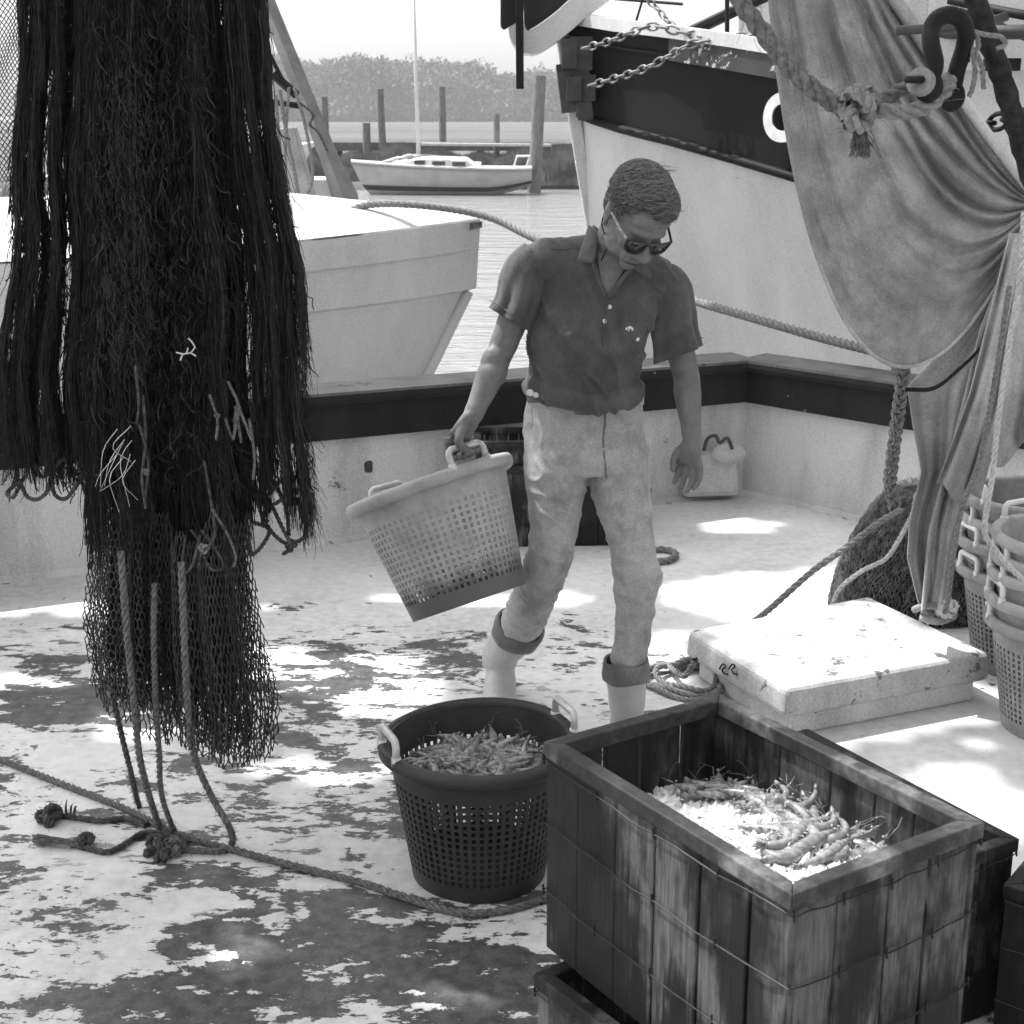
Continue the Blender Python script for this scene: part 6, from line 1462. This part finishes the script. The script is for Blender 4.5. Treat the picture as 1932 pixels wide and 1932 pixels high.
# hair
M['hair_grey'] = simple('hair_grey', .15, .4, .8, 1, 0, spec=.5, sc=(25, 150, 240))
q = MB()
def capell(c, r): q.ellipsoid(h(*c), r, HR, 28, 20)
capell((0, .022, .042), (.0775, .097, .085)); capell((.0, -.015, .073), (.064, .071, .056)); capell((0, .05, 0), (.069, .064, .068))
capell((-.064, -.002, .012), (.013, .022, .030)); capell((.064, -.002, .012), (.013, .022, .030))
def keep_hair(p):
    l = HR.transposed() @ (p-HO)
    # hairline: forehead recedes; sides end above ears; back down to nape
    if l.y < -.045: lim = .080+max(0, .02-abs(l.x+.01)*.3)*.0 + (.010 if abs(abs(l.x)-.038) < .014 else 0)
    elif l.y < .0: lim = .080+(l.y+.045)*-1.8 + (-.012 if abs(l.x) > .06 else 0)
    elif l.y < .045: lim = .0-(l.y)*.3
    else: lim = -.055
    return l.z > lim+.009*mn.noise(l*110)
me = remesh(q, .0045, 2, lambda p: .0012*mn.noise(Vector((p.x*14, p.y*25, p.z*70))))
bm = bmesh.new(); bm.from_mesh(me); bmesh.ops.delete(bm, geom=[v_ for v_ in bm.verts if not keep_hair(v_.co)], context='VERTS'); 
pool = [(v_.co.copy(), v_.normal.copy()) for v_ in bm.verts]; bm.to_mesh(me); bm.free(); me.transform(Matrix.Translation(-MO)); hr_ = link('hair', me, M['hair'], man, True)
S = []; Rr = []
for _ in range(13000):
    p, n_ = random.choice(pool); l = HR.transposed() @ (p-HO)
    flow = Vector((1, .1, .25-3.2*(p.x-HO.x))); flow += Vector((random.gauss(0, .3), random.gauss(0, .3), random.gauss(0, .34)))
    flow = (flow-n_*flow.dot(n_)).normalized(); random_lift = random.uniform(.001, .013) if l.z > .03 else random.uniform(.001, .004); ln = random.uniform(.014, .034) if l.z > .05 else random.uniform(.006, .014); pts = []
    for i in range(6):
        t_ = i/5; pts.append(tuple(p-MO+flow*ln*t_+n_*(.0015+random_lift*math.sin(t_*2.2)-.10*ln*t_*t_)))
    S.append(pts); Rr.append(np.linspace(.0008, .00035, 6))
for _ in range(24):   # cowlick
    p = h(.03+random.gauss(0, .01), .07+random.gauss(0, .01), .105); e = HR @ Vector((.5, -.2, .8)); S.append([tuple(p-MO+e*.028*t_+Vector((.02*t_*t_, 0, -.008*t_*t_))+Vector((random.gauss(0, .002),)*3)*t_) for t_ in np.linspace(0, 1, 6)]); Rr.append(np.linspace(.0006, .0003, 6))
V, Q = strands(np.array(S), np.array(Rr)); o = link('hair_strands', np_mesh(V, Q), M['hair_grey'], hr_); o['kind'] = 'stuff'

# lips and folds of the face
q = MB(MO); q.tube(spline([h(-.027, -.092, -.071), h(-.013, -.1005, -.067), h(0, -.103, -.066), h(.013, -.1005, -.067), h(.027, -.092, -.071)], 16), [.0006]+[.0018]*14+[.0006], 6); q.build('mouth', M['lip'], man, smooth=True)
# sunglasses
q = MB(MO); 
def lens_out(s):
    pts = [(s*.009, -.104, .018), (s*.034, -.104, .021), (s*.062, -.094, .019), (s*.064, -.093, .008), (s*.056, -.096, -.016), (s*.036, -.101, -.024), (s*.018, -.104, -.018), (s*.010, -.105, -.002)]
    return pts
gl = None
for s in (-1, 1):
    ps = [h(*p) for p in lens_out(s)]; q.tube(spline(ps+[ps[0]], 40), .0026, 6, cap=False)
q.tube([h(-.012, -.105, .013), h(0, -.108, .016), h(.012, -.105, .013)], .003, 6); q.tube([h(-.064, -.093, .018), h(-.034, -.1045, .0215), h(0, -.107, .019), h(.034, -.1045, .0215), h(.064, -.093, .018)], .0036, 6)
fr = q.build('sunglasses', M['spec_frame'], man, smooth=True)
for s in (-1, 1):
    q = MB(MO); ps = spline([h(*p) for p in lens_out(s)]+[h(*lens_out(s)[0])], 33)[:-1]; c = sum(ps, Vector())/len(ps)+HR @ Vector((0, -.004, 0)); q.add([c]+ps, [(0, i+1, (i+1) % 32+1) for i in range(32)]); q.build('lens', M['lens'], fr, smooth=True, solid=.0015)
    q = MB(MO); q.tube(spline([h(s*.066, -.092, .017), h(s*.074, -.05, .014), h(s*.079, .0, .012), h(s*.081, .022, -.002)], 16), .0034, 6, ell=1.4); q.build('temple', M['temple'] if s < 0 else M['spec_frame'], fr, smooth=True)
    if s < 0: q = MB(MO); q.tube(spline([h(-.083, .02, -.01), h(-.078, .012, -.045), atD(1146, 462, 3.89), atD(1134, 492, 3.9)], 20), .0018, 5); q.build('retainer_cord', M['iron'], fr, smooth=True)
